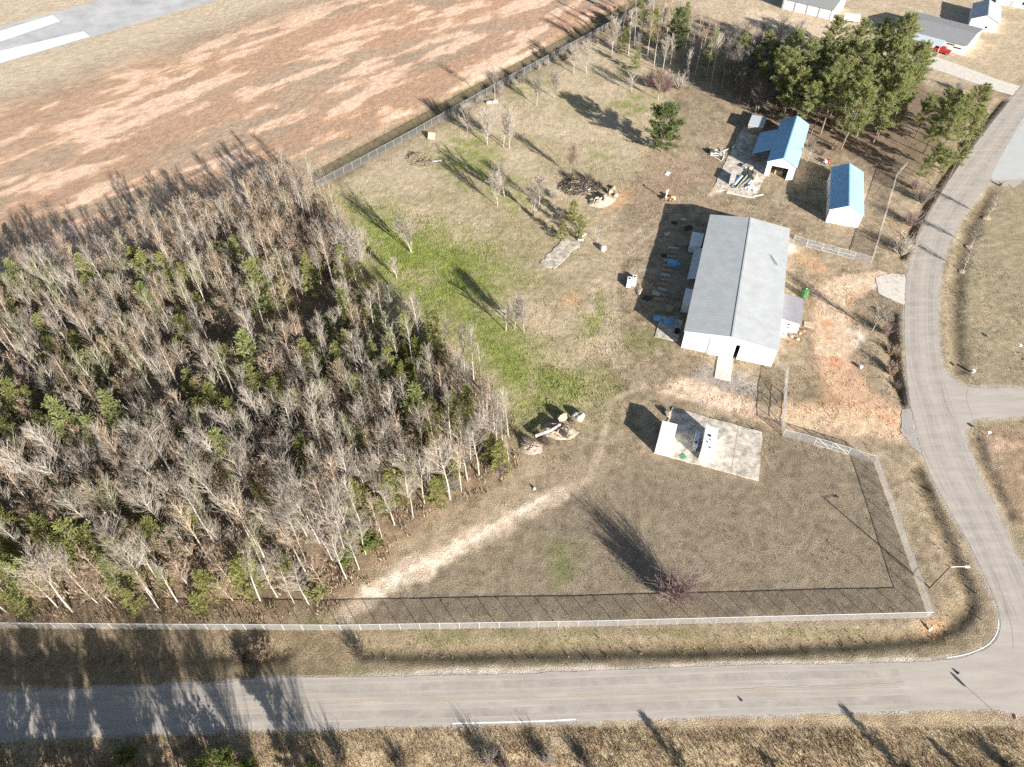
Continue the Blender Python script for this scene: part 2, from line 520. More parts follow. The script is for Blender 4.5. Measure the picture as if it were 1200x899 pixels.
def gz(X, Y):
    X = np.asarray(X, float); Y = np.asarray(Y, float)
    z = np.zeros(X.shape)
    for line, w, dep in DITCHES:
        lo, hi = line.min(0) - 8, line.max(0) + 8
        msk = (X > lo[0]) & (X < hi[0]) & (Y > lo[1]) & (Y < hi[1])
        if msk.any():
            d = dline(X[msk], Y[msk], line)
            edge = sstep(0.4, 1.7, sdf(X[msk], Y[msk], road_poly))
            z[msk] = np.minimum(z[msk], -dep * np.exp(-(d / w) ** 2) * edge)
    # the bank falls away south of the front road
    z = z - 1.4 * sstep(26.6, 17, Y) * (1 - sstep(48, 62, X))
    return z


def gz1(x, y):
    return float(gz(np.array([x]), np.array([y]))[0])


def ground_colour(X, Y):
    """colour of the ground at each point: grass, dirt, clay, litter; painted shade by the field fence"""
    n_big, n_mid, n_fin = fbm(X / 16, Y / 16, 1), fbm(X / 4, Y / 4, 5), fbm(X / 1.2, Y / 1.2, 9, 3)
    wob = (n_mid - 0.5) * 5 + (n_fin - 0.5) * 2.2
    col = np.zeros(X.shape + (3,))
    c = lambda *v: np.array(v, float)

    def mix(w, k):
        w = np.clip(w, 0, 1)[..., None]
        col[:] = col * (1 - w) + k * w

    def inside(poly, f=1.5, wb=1.0):
        lo, hi = poly.min(0) - 14, poly.max(0) + 14
        out = np.zeros(X.shape)
        msk = (X > lo[0]) & (X < hi[0]) & (Y > lo[1]) & (Y < hi[1])
        if msk.any():
            out[msk] = sstep(f, -f, sdf(X[msk], Y[msk], poly) + wob[msk] * wb)
        return out
    tan, tan2, brown = c(0.335, 0.262, 0.172), c(0.42, 0.34, 0.23), c(0.24, 0.19, 0.125)
    mix(np.ones(X.shape), tan)
    mix(sstep(0.45, 0.7, n_mid) * 0.6, tan2)
    mix(sstep(0.5, 0.75, n_big) * 0.5, brown)
    mix(sstep(0.55, 0.68, fbm(X / 2.2, Y / 2.2, 31)) * 0.55, c(0.17, 0.14, 0.085))
    # thin green through the inner meadow
    mead = inside(poly_at([(385, 225), (560, 130), (700, 50), (790, 60), (780, 150), (720, 230), (720, 420), (690, 478), (600, 500), (540, 400), (425, 340)]), 3)
    mix(mead * sstep(0.42, 0.64, fbm(X / 7, Y / 7, 41)) * 0.35, c(0.24, 0.235, 0.095))
    wash = inside(poly_at([(385, 225), (470, 200), (560, 150), (640, 200), (660, 270), (640, 330), (700, 420), (700, 480), (600, 505), (540, 400), (425, 345)]), 7, 1.4)
    mix(wash * sstep(.3, .6, .6 * fbm(X / 6, Y / 6, 44) + .4 * n_fin) * .6, c(0.25, 0.255, 0.09))
    mix(mead * 0.6, c(0.44, 0.36, 0.24))
    mix(mead * sstep(115, 190, Y) * .5, c(0.56, 0.465, 0.32))
    mix(mead * sstep(0.46, 0.64, fbm(X / 5, Y / 5, 46)) * 0.65, c(0.52, 0.415, 0.28))
    mix(mead * sstep(0.44, 0.62, fbm(X / 9, Y / 9, 43)) * 0.4, c(0.27, 0.235, 0.115))
    g = inside(GREEN, 9, 2.0) * sstep(0.18, 0.5, 0.6 * fbm(X / 4.5, Y / 4.5, 51) + 0.4 * n_fin)
    for p in GREEN2:
        g = np.maximum(g, inside(p, 4.5, 1.2) * sstep(0.25, 0.65, fbm(X / 2.4, Y / 2.4, 53)) * 0.8)
    gc = c(0.2, 0.245, 0.05) * (0.75 + 0.5 * n_fin)[..., None]
    w = np.clip(g, 0, 1)[..., None] * 0.9
    col[:] = col * (1 - w) + gc * w
    # mown brown ground inside the front fence
    l = inside(LOTS, 2, 0.8)
    mix(l * 0.92, c(0.25, 0.203, 0.142))
    mix(l * sstep(0.5, 0.7, n_big) * 0.6, c(0.275, 0.222, 0.15))
    mix(l * sstep(0.54, 0.66, n_fin) * 0.35, c(0.15, 0.12, 0.08))
    mix(l * inside(GREEN2[3], 2.5, 1) * 0.6, c(0.15, 0.18, 0.05))
    for p in PALE:
        k = inside(p, 2, 0.5)
        mix(k * 0.93, c(0.33, 0.275, 0.175))
        mix(k * sstep(0.45, 0.7, n_big) * 0.5, c(0.4, 0.33, 0.21))
        mix(k * sstep(0.55, 0.7, fbm(X / 9, Y / 2.5, 71)) * 0.4, c(0.25, 0.21, 0.13))
    # bare field by the runway, clay showing in long streaks
    f = inside(FIELD, 2.5, 0.6)
    a = math.radians(47)
    s, q = X * math.cos(a) + Y * math.sin(a), -X * math.sin(a) + Y * math.cos(a)
    e = q - (-(-163.17) * math.sin(a) + 227.09 * math.cos(a))          # distance to the runway edge
    mix(f * 0.95, c(0.36, 0.275, 0.19))
    mix(f * sstep(0.42, 0.62, fbm(s / 30, q / 12, 81)) * 0.6, c(0.43, 0.325, 0.225))
    st = fbm(s / 19, q / 5.2, 91, 5) + 0.3 * (fbm(s / 5, q / 2.2, 95, 4) - 0.5)
    zone = sstep(-24, -44, e + (n_big - .5) * 16)
    far = sstep(60, 240, s)
    mix(f * zone * sstep(0.36, 0.64, fbm(s / 40, q / 14, 86, 5)) * (0.5 + 0.35 * far), c(0.50, 0.295, 0.185))
    mix(f * zone * sstep(0.48, 0.60, st + 0.02 * far) * 0.8, c(0.57, 0.35, 0.215))
    mix(f * zone * sstep(0.55, 0.65, st + 0.02 * far) * 0.85, c(0.72, 0.53, 0.38))
    mix(f * sstep(-34, -14, e + (n_mid - .5) * 8) * 0.9, c(0.53, 0.44, 0.31))
    # strip of red soil and litter under the field edge of the wood
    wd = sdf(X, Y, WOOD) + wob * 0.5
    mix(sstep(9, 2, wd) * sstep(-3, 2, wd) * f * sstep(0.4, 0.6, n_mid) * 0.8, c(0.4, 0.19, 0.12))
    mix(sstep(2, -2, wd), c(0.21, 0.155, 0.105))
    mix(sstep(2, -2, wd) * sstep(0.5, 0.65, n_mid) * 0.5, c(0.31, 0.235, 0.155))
    mix(sstep(3.5, 0.5, wd) * sstep(-5, -1, wd) * (Y < 78) * sstep(0.42, 0.6, n_mid) * 0.7, c(0.33, 0.24, 0.15))
    mix(inside(PINE_FLOOR, 3) * .9, c(0.215, 0.16, 0.11))
    mix(inside(SWEEP, 3) * 0.5, c(0.38, 0.27, 0.19))
    # south side of the front road: rough brown and straw grass
    so = inside(SOUTH, 0.7, 0.1)
    mix(so * 0.9, c(0.42, 0.33, 0.205))
    mix(so * sstep(0.45, 0.6, fbm(X / 3, Y / 1.4, 101)) * 0.55, c(0.27, 0.19, 0.12))
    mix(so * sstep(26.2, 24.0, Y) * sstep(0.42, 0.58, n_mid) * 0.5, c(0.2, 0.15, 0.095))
    # verge between the front fence and the road
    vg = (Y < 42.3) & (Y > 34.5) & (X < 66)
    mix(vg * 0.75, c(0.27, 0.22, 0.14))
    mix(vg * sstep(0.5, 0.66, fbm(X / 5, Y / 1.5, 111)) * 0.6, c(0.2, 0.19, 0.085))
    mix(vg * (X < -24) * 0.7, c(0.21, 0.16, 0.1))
    for line, w_, dep in DITCHES[:5]:
        d = dline(X, Y, line)
        mix(sstep(2.2, 0.6, d + wob * 0.25) * 0.65, c(0.15, 0.115, 0.07))
    mix(sstep(4.6, 2.4, dline(X, Y, DITCHES[6][0]) + wob * .3) * 0.85, c(0.125, 0.115, 0.065))  # dark green scrub strip, with the fence and tree shadow painted into its colour
    mix(inside(GRAVEL, 1.5, 0.6) * 0.85, c(0.36, 0.32, 0.275))
    for p in CLAY:
        mix(inside(p, 1.6, 0.55) * (0.5 + 0.45 * sstep(0.35, 0.6, n_mid)), c(0.56, 0.35, 0.19))
    for i, p in enumerate(SAND):
        if i == 1:
            k = inside(p, 1.3, 0.45)
            mix(k * (0.7 + .3 * sstep(.4, .6, n_mid)), c(0.66, 0.49, 0.34))
            mix(k * sstep(40, 60, X) * sstep(.35, .55, n_mid) * .6, c(0.66, 0.42, 0.26))
            mix(inside(p, .8, .9) * sstep(.42, .66, n_mid) * .6, c(0.76, 0.60, 0.44))
            continue
        mix(inside(p, 2.6, 1.4) * .45, c(0.5, 0.4, 0.28)) if i == 0 else None
        mix(inside(p, 1.3, 0.9 if i == 0 else 0.45) * (0.65 + 0.35 * sstep(0.34, 0.55, n_mid)), c(0.66, 0.53, 0.39))
        mix(inside(p, 1.0, 0.8) * sstep(0.45, 0.6, n_fin) * 0.8, c(0.85, 0.76, 0.6))
    tp = inside(PALE[1], 3, .5)
    mix(tp * .75, c(0.50, 0.40, 0.27))
    mix(tp * sstep(.5, .66, n_mid) * .5, c(0.58, 0.47, 0.33))
    mix(inside(HOUSEYARD, 3) * 0.75, c(0.64, 0.51, 0.36))
    lot2 = inside(poly_at([(1148, 500), (1200, 503), (1300, 505), (1300, 640), (1200, 625), (1180, 590), (1160, 540)]), 2, .6)
    mix(lot2 * .85, c(0.335, 0.235, 0.155))
    mix(lot2 * sstep(.52, .66, n_mid) * .8, c(0.55, 0.4, 0.28))
    for pl_, wd_, cc in ((DRIVE_A, 3.4, c(0.61, 0.41, 0.265)), (DRIVE_B, 2.6, c(0.62, 0.48, 0.33)), (DRIVE_C, 3.2, c(0.63, 0.465, 0.30))):
        mix(sstep(wd_ + 1.2, wd_ - 1.2, dline(X, Y, pl_) + wob * .35) * (.72 + .28 * sstep(.35, .55, n_mid)), cc)
    mix(sstep(3.2, .6, dline(X, Y, DRIVE_A[10:]) + wob * .4) * sstep(.42, .58, n_mid) * .8, c(0.58, 0.31, 0.17))
    for t in TRACKS:
        mix(sstep(0.9, 0.25, dline(X, Y, t) + wob * 0.12) * 0.65, c(0.45, 0.36, 0.25))
    # sandy shoulder along the asphalt
    rd = sdf(X, Y, road_poly)
    shw = 0.45 + 0.9 * sstep(0.4, 0.7, fbm(X / 9, Y / 9, 121))
    sandy = np.where((Y > 34) & (X < 62), sstep(-26, -10, X), 0.35) * (Y > 34)
    mix(sandy * (rd < 6) * sstep(shw + 0.4, shw * 0.3, rd + (n_mid - .5) * 0.8) * 0.9, c(0.62, 0.54, 0.43))
    mix((rd < 0.25), c(0.4, 0.36, 0.3))
    fine = fbm(X / 0.7, Y / 0.7, 131, 2)
    col *= (0.7 + 0.6 * fine)[..., None] * np.array([1.0, 0.99, 1.015])
    return col, rd, wd, so, g


def axis(parts):
    out = [parts[0][0]]
    for a, b, st in parts:
        n = max(1, int(round((b - a) / st)))
        out += list(np.linspace(a, b, n + 1)[1:])
    return np.array(out)


xs = axis([(-4000, -900, 400), (-900, -330, 40), (-330, -110, 1.1), (-110, 105, 0.42), (105, 260, 1.0), (260, 900, 40), (900, 4000, 400)])
ys = axis([(-3000, -300, 300), (-300, 0, 20), (0, 22, 1.0), (22, 150, 0.42), (150, 330, 0.8), (330, 900, 40), (900, 6000, 400)])
GX, GY = np.meshgrid(xs, ys)
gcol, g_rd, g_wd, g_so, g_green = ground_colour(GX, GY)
rough_amp = 0.13 * np.clip(g_rd / 2.5, 0, 1) * np.where((GX > -25) & (GX < 62) & (GY < 76), 0.4, 0.8)
GZ = gz(GX, GY)
near = (np.abs(GX) < 300) & (GY < 320) & (GY > 0)
GZ = GZ + near * rough_amp * ((fbm(GX / 0.9, GY / 0.9, 201, 3) - 0.5) * 1.5 + (fbm(GX / 9, GY / 9, 205, 2) - 0.5) * 1.6)
for pp in (drive_poly, runway_poly, poly_at([(1026, 325), (1044, 321), (1061, 322), (1059.5, 357), (1046, 352), (1030, 344)])):
    GZ = np.where(sdf(GX, GY, pp) < 1.5, np.minimum(GZ, -0.02), GZ)
GZ = np.where(g_rd < 0.5, np.minimum(gz(GX, GY), 0) + 0.012, GZ)
ny, nx = GX.shape
me = bpy.data.meshes.new('ground')
me.vertices.add(nx * ny)
me.vertices.foreach_set('co', np.stack([GX, GY, GZ], -1).astype(np.float32).ravel())
idx = np.arange(nx * ny).reshape(ny, nx)
quads = np.stack([idx[:-1, :-1], idx[:-1, 1:], idx[1:, 1:], idx[1:, :-1]], -1).reshape(-1, 4)
me.loops.add(quads.size)
me.loops.foreach_set('vertex_index', quads.ravel().astype(np.int32))
me.polygons.add(len(quads))
me.polygons.foreach_set('loop_start', np.arange(0, quads.size, 4, dtype=np.int32))
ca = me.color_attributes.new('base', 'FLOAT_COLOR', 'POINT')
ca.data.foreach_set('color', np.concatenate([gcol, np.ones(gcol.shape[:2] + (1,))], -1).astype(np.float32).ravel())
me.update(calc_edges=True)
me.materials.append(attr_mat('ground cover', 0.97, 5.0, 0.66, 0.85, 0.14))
ground = bpy.data.objects.new('ground', me)
COL.objects.link(ground)
struct(ground)


def sheet(name, poly, z, m, kind='structure'):
    b = MB()
    b.add([(p[0], p[1], z) for p in poly], [tuple(range(len(poly)))])
    o = b.build(name, m)
    import bmesh
    bm = bmesh.new(); bm.from_mesh(o.data)
    bmesh.ops.triangulate(bm, faces=bm.faces[:], ngon_method='EAR_CLIP')
    for f in bm.faces:
        if f.normal.z < 0:
            f.normal_flip()
    bm.to_mesh(o.data); bm.free()
    o['kind'] = kind
    return o


def ribbon(b, line, w, z, mi=0):
    P = np.asarray(line, float)
    T = np.gradient(P, axis=0)
    T /= np.linalg.norm(T, axis=1)[:, None] + 1e-9
    Nn = np.stack([-T[:, 1], T[:, 0]], 1)
    vs = []
    for p, n in zip(P, Nn):
        vs += [(p[0] - n[0] * w / 2, p[1] - n[1] * w / 2, z), (p[0] + n[0] * w / 2, p[1] + n[1] * w / 2, z)]
    b.add(vs, [(2 * i, 2 * i + 2, 2 * i + 3, 2 * i + 1) for i in range(len(P) - 1)], mi)
    return b


def wobble_poly(poly, step=0.7, amp=0.12, seed=0):
    """edge broken into short irregular runs, as worn asphalt has"""
    out = []
    n = len(poly)
    for i in range(n):
        a, b = np.array(poly[i]), np.array(poly[(i + 1) % n])
        L = np.linalg.norm(b - a)
        k = max(1, min(400, int(L / step)))
        nn = np.array([-(b - a)[1], (b - a)[0]]) / (L + 1e-9)
        for j in range(k):
            p = a + (b - a) * j / k
            out.append(p + nn * amp * 2 * (fbm(np.array(p[0] / 1.5), np.array(p[1] / 1.5), 300 + seed, 3) - 0.5))
    return np.array(out)


sheet('road', wobble_poly(np.vstack([smooth_line(poly_at(ROAD_W), 4), smooth_line(poly_at(ROAD_E), 4), smooth_line(poly_at(ROAD_S), 4)]), 0.9, 0.16), 0.03, M['asphalt'])
sheet('parking_lot', lot_poly, 0.036, M['lot'])
sheet('driveway', wobble_poly(drive_poly, 1.0, 0.3, 3), 0.05, M['concrete_light'])
sheet('road_apron', wobble_poly(poly_at([(1057, 480), (1066, 479), (1072, 505), (1080, 533), (1068, 524), (1055, 505)]), 0.6, 0.3, 5), 0.036, M['asphalt_old'])
sheet('concrete_apron', wobble_poly(poly_at([(1026, 325), (1044, 321), (1061, 322), (1059.5, 357), (1046, 352), (1030, 344)]), 0.6, 0.35, 6), 0.05, M['concrete_light'])
sheet('runway', runway_poly, 0.05, M['runway'])
b = MB()
for q in ([(0, 60), (98, 37), (105, 43), (0, 74)], [(-160, 82), (0, 36.5), (62, 18), (70, 25), (0, 49), (-160, 92)], [(-160, 106), (-20, 66), (-20, 79), (-160, 119)]):
    P = poly_at(q)
    b.add([(p[0], p[1], 0.056) for p in P], [tuple(range(len(P)))[::-1]])
struct(b.build('runway_markings', M['runway_paint']))
b = MB()
front_c = smooth_line(poly_at([(-160, 845), (0, 838), (200, 830), (400, 823), (600, 818), (860, 809), (1000, 806), (1060, 804)]), 8)
for s in range(0, len(front_c) - 1):
    for off in (-0.12, 0.12):
        if random.random() < 0.9:
            seg = front_c[s:s + 2] + np.array([0, off])
            ribbon(b, seg, 0.09, 0.034)
struct(b.build('road_centre_line', M['line']))
b = MB()
ribbon(b, smooth_line(poly_at([(530, 848), (580, 846.8), (640, 845), (675, 843)])), 0.2, 0.0345)
ribbon(b, smooth_line(poly_at([(1110, 771), (1135, 766), (1157, 756), (1168, 742), (1170, 727)])), 0.13, 0.0345)
struct(b.build('road_edge_line', M['edge_line']))
b = MB()
cracks = [[(1102, 445), (1107, 470), (1118, 492), (1124, 510)], [(1134, 455), (1133, 470), (1140, 490)], [(1115, 468), (1133, 470)], [(1160, 664), (1172, 690), (1184, 730), (1188, 760)], [(1064, 470), (1076, 505), (1086, 535), (1110, 580)],
          [(860, 808), (900, 805), (950, 804), (1000, 803), (1060, 800)], [(1080, 600), (1110, 600)]]
for k in range(0):
    x = random.uniform(380, 1100)
    y0 = 793 - (x - 400) / 700 * 18
    cracks.append([(x, y0 + 3), (x + random.uniform(-4, 4), y0 + 18), (x + random.uniform(-6, 6), y0 + random.uniform(28, 55))])
for k in range(2):
    y = random.uniform(230, 430)
    cracks.append([(1066 + (y < 300) * (300 - y) * .7, y), (1082 + (y < 300) * (300 - y) * .7, y + 2), (1098 + (y < 300) * (300 - y) * .7, y + random.uniform(-3, 3))])
for c_ in cracks[:]:
    L_ = smooth_line(poly_at(c_), 8)
    L_ += RNG.normal(0, 0.05, L_.shape)
    ribbon(b, L_, 0.045, 0.0375)
struct(b.build('road_cracks', M['seal']))

M['wear_dark'] = wear_mat('dark tyre wear', (0.32, 0.295, 0.27), .26)
M['wear_light'] = wear_mat('polished pale wear', (0.5, 0.465, 0.42), .3)
right_c = smooth_line(poly_at([(1250, 60), (1190, 135), (1130, 215), (1097, 265), (1083, 315), (1080, 370), (1084, 430), (1100, 485), (1115, 535), (1140, 590), (1170, 655), (1200, 730)]), 8)
b = MB()
for line in (front_c, right_c):
    T = np.gradient(line, axis=0); T /= np.linalg.norm(T, axis=1)[:, None]
    Nn = np.stack([-T[:, 1], T[:, 0]], 1)
    for off, w, mi in ((-1.75, 1.1, 0), (1.75, 1.1, 0), (-.75, .5, 1), (.75, .5, 1), (-2.8, .5, 1), (2.8, .5, 1)):
        ribbon(b, line + Nn * off, w, .0425, mi)
struct(b.build('road_tyre_wear', [M['wear_dark'], M['wear_light']]))

# ------------------------------------------------------------------ vegetation: meshes shared by the single trees
UP = Vector((0, 0, 1))


def rand_dir(rr, elev):
    a = rr.uniform(0, 2 * math.pi)
    return Vector((math.cos(a) * math.cos(elev), math.sin(a) * math.cos(elev), math.sin(elev)))


def curve_tube(b, p, d, L, r0, r1, segs, n, rr, bend=0.15, lift=0.0, mi=0):
    pts = [p.copy()]
    for k in range(segs):
        q = p + d * (L / segs)
        a, c = r0 + (r1 - r0) * k / segs, r0 + (r1 - r0) * (k + 1) / segs
        b.tube(p, q, a, c, n, mi, caps=False)
        p = q
        d = (d + Vector((rr.uniform(-1, 1), rr.uniform(-1, 1), rr.uniform(-1, 1))) * bend + UP * lift).normalized()
        pts.append(p.copy())
    return pts, d


def bare_tree(seed, h, spread, nprim, start=0.3, tw=1.0, stems=1, leaf=0.0, leafm=None, elev=(0.6, 1.1), bare_r=1.0):
    rr = random.Random(seed)
    tb, cb = MB(), MB()
    for s in range(stems):
        d0 = Vector((0, 0, 1)) if stems == 1 else (Vector((0, 0, 1)) + rand_dir(rr, 0) * rr.uniform(.12, .3)).normalized()
        r0 = (0.010 * h + 0.04) * bare_r / (stems ** 0.4)
        hh = h * (1 if s == 0 else rr.uniform(.75, 1))
        base = Vector((rr.uniform(-.3, .3), rr.uniform(-.3, .3), -0.3)) if stems > 1 else Vector((0, 0, -0.3))
        pts, _ = curve_tube(tb, base, d0, hh + .3, r0, 0.025, 9, 6, rr, 0.05, 0.03)
        for k in range(int(nprim / stems)):
            t = start + (0.97 - start) * ((k + rr.random()) / (nprim / stems))
            f = t * 9
            i = min(8, int(f))
            p = pts[i].lerp(pts[i + 1], f - i)
            el = rr.uniform(*elev)
            d = rand_dir(rr, el)
            env = math.sin(math.pi * min(1, max(0.06, (t - start) / (1 - start) * 0.8 + 0.18))) ** 0.8
            L = h * spread * env * rr.uniform(0.65, 1.15) + 0.35
            pp, dd = curve_tube(cb, p, d, L, 0.034 * tw + 0.004 * L, 0.012 * tw, 3, 3, rr, 0.16, 0.06)
            nsec = max(3, int(L * 2.4))
            for q in range(nsec):
                u = rr.uniform(0.2, 1.0) * 3
                j = min(2, int(u))
                p2 = pp[j].lerp(pp[j + 1], u - j)
                d2 = (d * 0.9 + rand_dir(rr, rr.uniform(-.1, 1.2)) * 0.75 + UP * .15).normalized()
                L2 = L * rr.uniform(0.22, 0.5)
                p3, _ = curve_tube(cb, p2, d2, L2, 0.018 * tw, 0.009 * tw, 2, 3, rr, 0.2, 0.05)
                for w in range(3):
                    p4 = p3[0].lerp(p3[2], rr.uniform(.3, 1))
                    d4 = (d2 + rand_dir(rr, rr.uniform(-.3, 1.2)) * .8).normalized()
                    e4 = p4 + d4 * L2 * rr.uniform(.35, .7)
                    cb.tube(p4, e4, 0.010 * tw, 0.006 * tw, 3, 0, caps=False)
                    if leaf and rr.random() < leaf:
                        for _l in range(3):
                            c = p4.lerp(e4, rr.random()) + Vector((rr.uniform(-.15, .15), rr.uniform(-.15, .15), rr.uniform(-.15, .1)))
                            a_, b_ = rand_dir(rr, rr.uniform(-.7, .7)) * rr.uniform(.06, .13), rand_dir(rr, rr.uniform(-.7, .7)) * rr.uniform(.06, .13)
                            cb.add([c - a_, c - b_, c + a_, c + b_], [(0, 1, 2, 3)], 1)
    return tb, cb


def needle_puff(b, c, r, n, rr, out, mi=1):
    for k in range(n):
        d = (rand_dir(rr, rr.uniform(-.6, 1.3)) + out * 0.7).normalized()
        s = d.cross(rand_dir(rr, rr.uniform(-1, 1))).normalized() * r * 0.09
        p = c + d * r * rr.uniform(0.0, 0.35)
        e = p + d * r * rr.uniform(.6, 1.0)
        b.add([p - s * .6, p + s * .6, e + s, e - s], [(0, 1, 2, 3)], mi)


def pine_tree(seed, h, rad, crown0, nbr, puff=0.55, npf=7, young=False):
    """straight trunk, whorls of limbs, needle tufts towards the limb ends"""
    rr = random.Random(seed)
    tb, cb = MB(), MB()
    pts, _ = curve_tube(tb, Vector((0, 0, -.3)), Vector((0, 0, 1)), h + .3, 0.011 * h + 0.05, 0.03, 8, 7, rr, 0.035, 0.04)
    for k in range(nbr):
        u = (k + rr.random()) / nbr
        t = crown0 + (0.98 - crown0) * u
        f = t * 8
        i = min(7, int(f))
        p = pts[i].lerp(pts[i + 1], f - i)
        prof = (1 - u) ** 0.75 * 0.95 + 0.1 if young else (math.sin(math.pi * (0.16 + 0.8 * u)) ** 0.8)
        L = rad * prof * rr.uniform(0.55, 1.2) + 0.2
        el = (0.15 + 0.75 * u) + rr.uniform(-.2, .2)
        d = rand_dir(rr, el)
        pp, dd = curve_tube(cb, p, d, L, 0.02 + 0.012 * L, 0.012, 3, 4, rr, 0.14, 0.05, 0)
        m = max(3, int(L * 3.3))
        for q in range(m):
            v = (0.3 + 0.7 * (q + rr.random()) / m) * 3
            j = min(2, int(v))
            c = pp[j].lerp(pp[j + 1], v - j) + rand_dir(rr, rr.uniform(-.3, .8)) * rr.uniform(0, .3) * (0.5 + L * 0.25)
            needle_puff(cb, c, puff * rr.uniform(.7, 1.2), npf, rr, d)
    needle_puff(cb, pts[-1], puff, npf, rr, UP)
    return tb, cb


def bush_mesh(seed, h, r, n, tw=1.0, leaf=0, flat=0.2):
    rr = random.Random(seed)
    b = MB()
    for k in range(n):
        d = rand_dir(rr, math.acos(min(1, rr.random() ** 0.6 * 0.95 + .02)) * 0.95 + flat)
        d.z = abs(d.z) + 0.12
        d.normalize()
        L = h * rr.uniform(.5, 1.05) * (1 if d.z > .75 else r / h * 1.1 if r < h else 1)
        pp, dd = curve_tube(b, Vector((rr.uniform(-.25, .25) * r * .5, rr.uniform(-.25, .25) * r * .5, -.1)), d, L, 0.035 * tw, 0.012 * tw, 3, 3, rr, .18, .08)
        for q in range(5):
            u = rr.uniform(.6, 3)
            j = min(2, int(u))
            p2 = pp[j].lerp(pp[j + 1], u - j)
            d2 = (d + rand_dir(rr, rr.uniform(-.2, 1.2)) * .7).normalized()
            e2 = p2 + d2 * L * rr.uniform(.2, .4)
            b.tube(p2, e2, .014 * tw, .008 * tw, 3, 0, caps=False)
            for w in range(2):
                p3 = p2.lerp(e2, rr.uniform(.3, 1))
                e3 = p3 + (d2 + rand_dir(rr, rr.uniform(-.3, 1)) * .8).normalized() * L * .16
                b.tube(p3, e3, .011 * tw, .007 * tw, 3, 0, caps=False)
                for _l in range(leaf):
                    c = p3.lerp(e3, rr.random()) + Vector((rr.uniform(-.12, .12), rr.uniform(-.12, .12), rr.uniform(-.1, .1)))
                    a_, b_ = rand_dir(rr, rr.uniform(-.7, .7)) * rr.uniform(.07, .14), rand_dir(rr, rr.uniform(-.7, .7)) * rr.uniform(.07, .14)
                    b.add([c - a_, c - b_, c + a_, c + b_], [(0, 1, 2, 3)], 1)
    return b


def variants(fn, specs, trunk_m, crown_m):
    out = []
    for s in specs:
        tb, cb = fn(*s[0], **s[1])
        out.append((tb.mesh('trunk', trunk_m), cb.mesh('crown', crown_m), s[0][1]))
    return out


def bare_set(s0, rows, elev, tw, crown, **kw):
    return variants(bare_tree, [((s0 + i, h, sp, n), dict(start=st, tw=tw, elev=elev, bare_r=.85, **kw)) for i, (h, sp, n, st) in enumerate(rows)], M['bark_pale'], [crown, M['leaf_tan']])


ROWS = [(12, .2, 34, .38), (13.5, .16, 36, .45), (10, .21, 30, .32), (14.5, .16, 38, .5), (11.5, .22, 30, .42)]
V_SLIM = bare_set(10, ROWS, (.85, 1.25), .82, M['twig_grey'])
V_TAN = bare_set(30, ROWS[1:4], (.85, 1.25), .82, M['twig_tan'])
V_OLIVE = bare_set(40, ROWS[1:4], (.9, 1.25), .8, M['twig_olive'])
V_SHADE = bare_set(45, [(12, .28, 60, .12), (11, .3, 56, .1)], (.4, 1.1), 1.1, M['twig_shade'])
V_SPREAD = bare_set(50, [(12.5, .3, 34, .38), (13.5, .27, 36, .45), (11.5, .32, 32, .36)], (.7, 1.12), .9, M['twig_grey'])
V_RUSSET = variants(bare_tree, [((70 + i, h, sp, n), dict(start=.25, tw=.8, leaf=.35, elev=(.6, 1.1), bare_r=.85)) for i, (h, sp, n) in enumerate([(9.5, .24, 32), (11, .22, 34), (8.5, .27, 30)])], M['bark_pale'], [M['twig_tan'], M['leaf_tan']])
V_MULTI = variants(bare_tree, [((90 + i, h, sp, n), dict(start=.25, tw=1.15, stems=k, elev=(.75, 1.2))) for i, (h, sp, n, k) in enumerate([(10.5, .27, 84, 3), (9, .28, 78, 3), (8, .3, 72, 4)])], M['bark_pale'], [M['twig_grey'], M['leaf_tan']])
V_FIELDT = bare_set(86, [(9, .34, 70, .2)], (.75, 1.2), 1.15, M['twig_tan'])
V_FIELD = bare_set(80, [(9.5, .33, 74, .2), (10, .3, 78, .24), (8.5, .36, 70, .18)], (.75, 1.2), 1.15, M['twig_grey'])
V_SAPL = variants(bare_tree, [((110 + i, h, .3, 44), dict(start=.3, tw=1.1)) for i, h in enumerate((5.0, 4.2))], M['bark_pale'], [M['twig_grey'], M['leaf_tan']])
V_PINE = variants(pine_tree, [((130 + i, h, r, c0, n), dict(puff=.7, npf=9)) for i, (h, r, c0, n) in enumerate([(17, 3.9, .36, 62), (19, 4.1, .42, 66), (15, 3.7, .3, 60), (18, 3.6, .44, 54)])], M['bark_pine'], [M['bark_pine'], M['needle']])
V_PINEFULL = variants(pine_tree, [((150 + i, h, r, c0, n), dict(puff=.7, npf=9)) for i, (h, r, c0, n) in enumerate([(12.5, 4.5, .12, 96), (12, 3.6, .12, 80)])], M['bark_pine'], [M['bark_pine'], M['needle_d']])
V_YPINE = variants(pine_tree, [((170 + i, h, r, .1, n), dict(puff=.55, npf=8, young=True)) for i, (h, r, n) in enumerate([(7.5, 1.7, 50), (6, 1.6, 46), (8.5, 1.9, 54), (5, 1.4, 40)])], M['bark_pine'], [M['bark_pine'], M['needle_y']])
V_MPINE = variants(pine_tree, [((190 + i, h, r, .15, n), dict(puff=.6, npf=8, young=True)) for i, (h, r, n) in enumerate([(10, 2.0, 60), (11.5, 2.2, 64)])], M['bark_pine'], [M['bark_pine'], M['needle']])


def tree(name, var, x, y, label, cat, group=None, scale=1.0, rz=None):
    o = thing(name, label, cat, (x, y, gz1(x, y)), random.uniform(0, 6.28) if rz is None else rz, group)
    inst('trunk', var[0], o)
    inst('crown', var[1], o)
    o.rotation_euler[0], o.rotation_euler[1] = random.gauss(0, .035), random.gauss(0, .035)
    s = scale
    o.scale = (s * random.uniform(.92, 1.08), s * random.uniform(.92, 1.08), s)
    return o


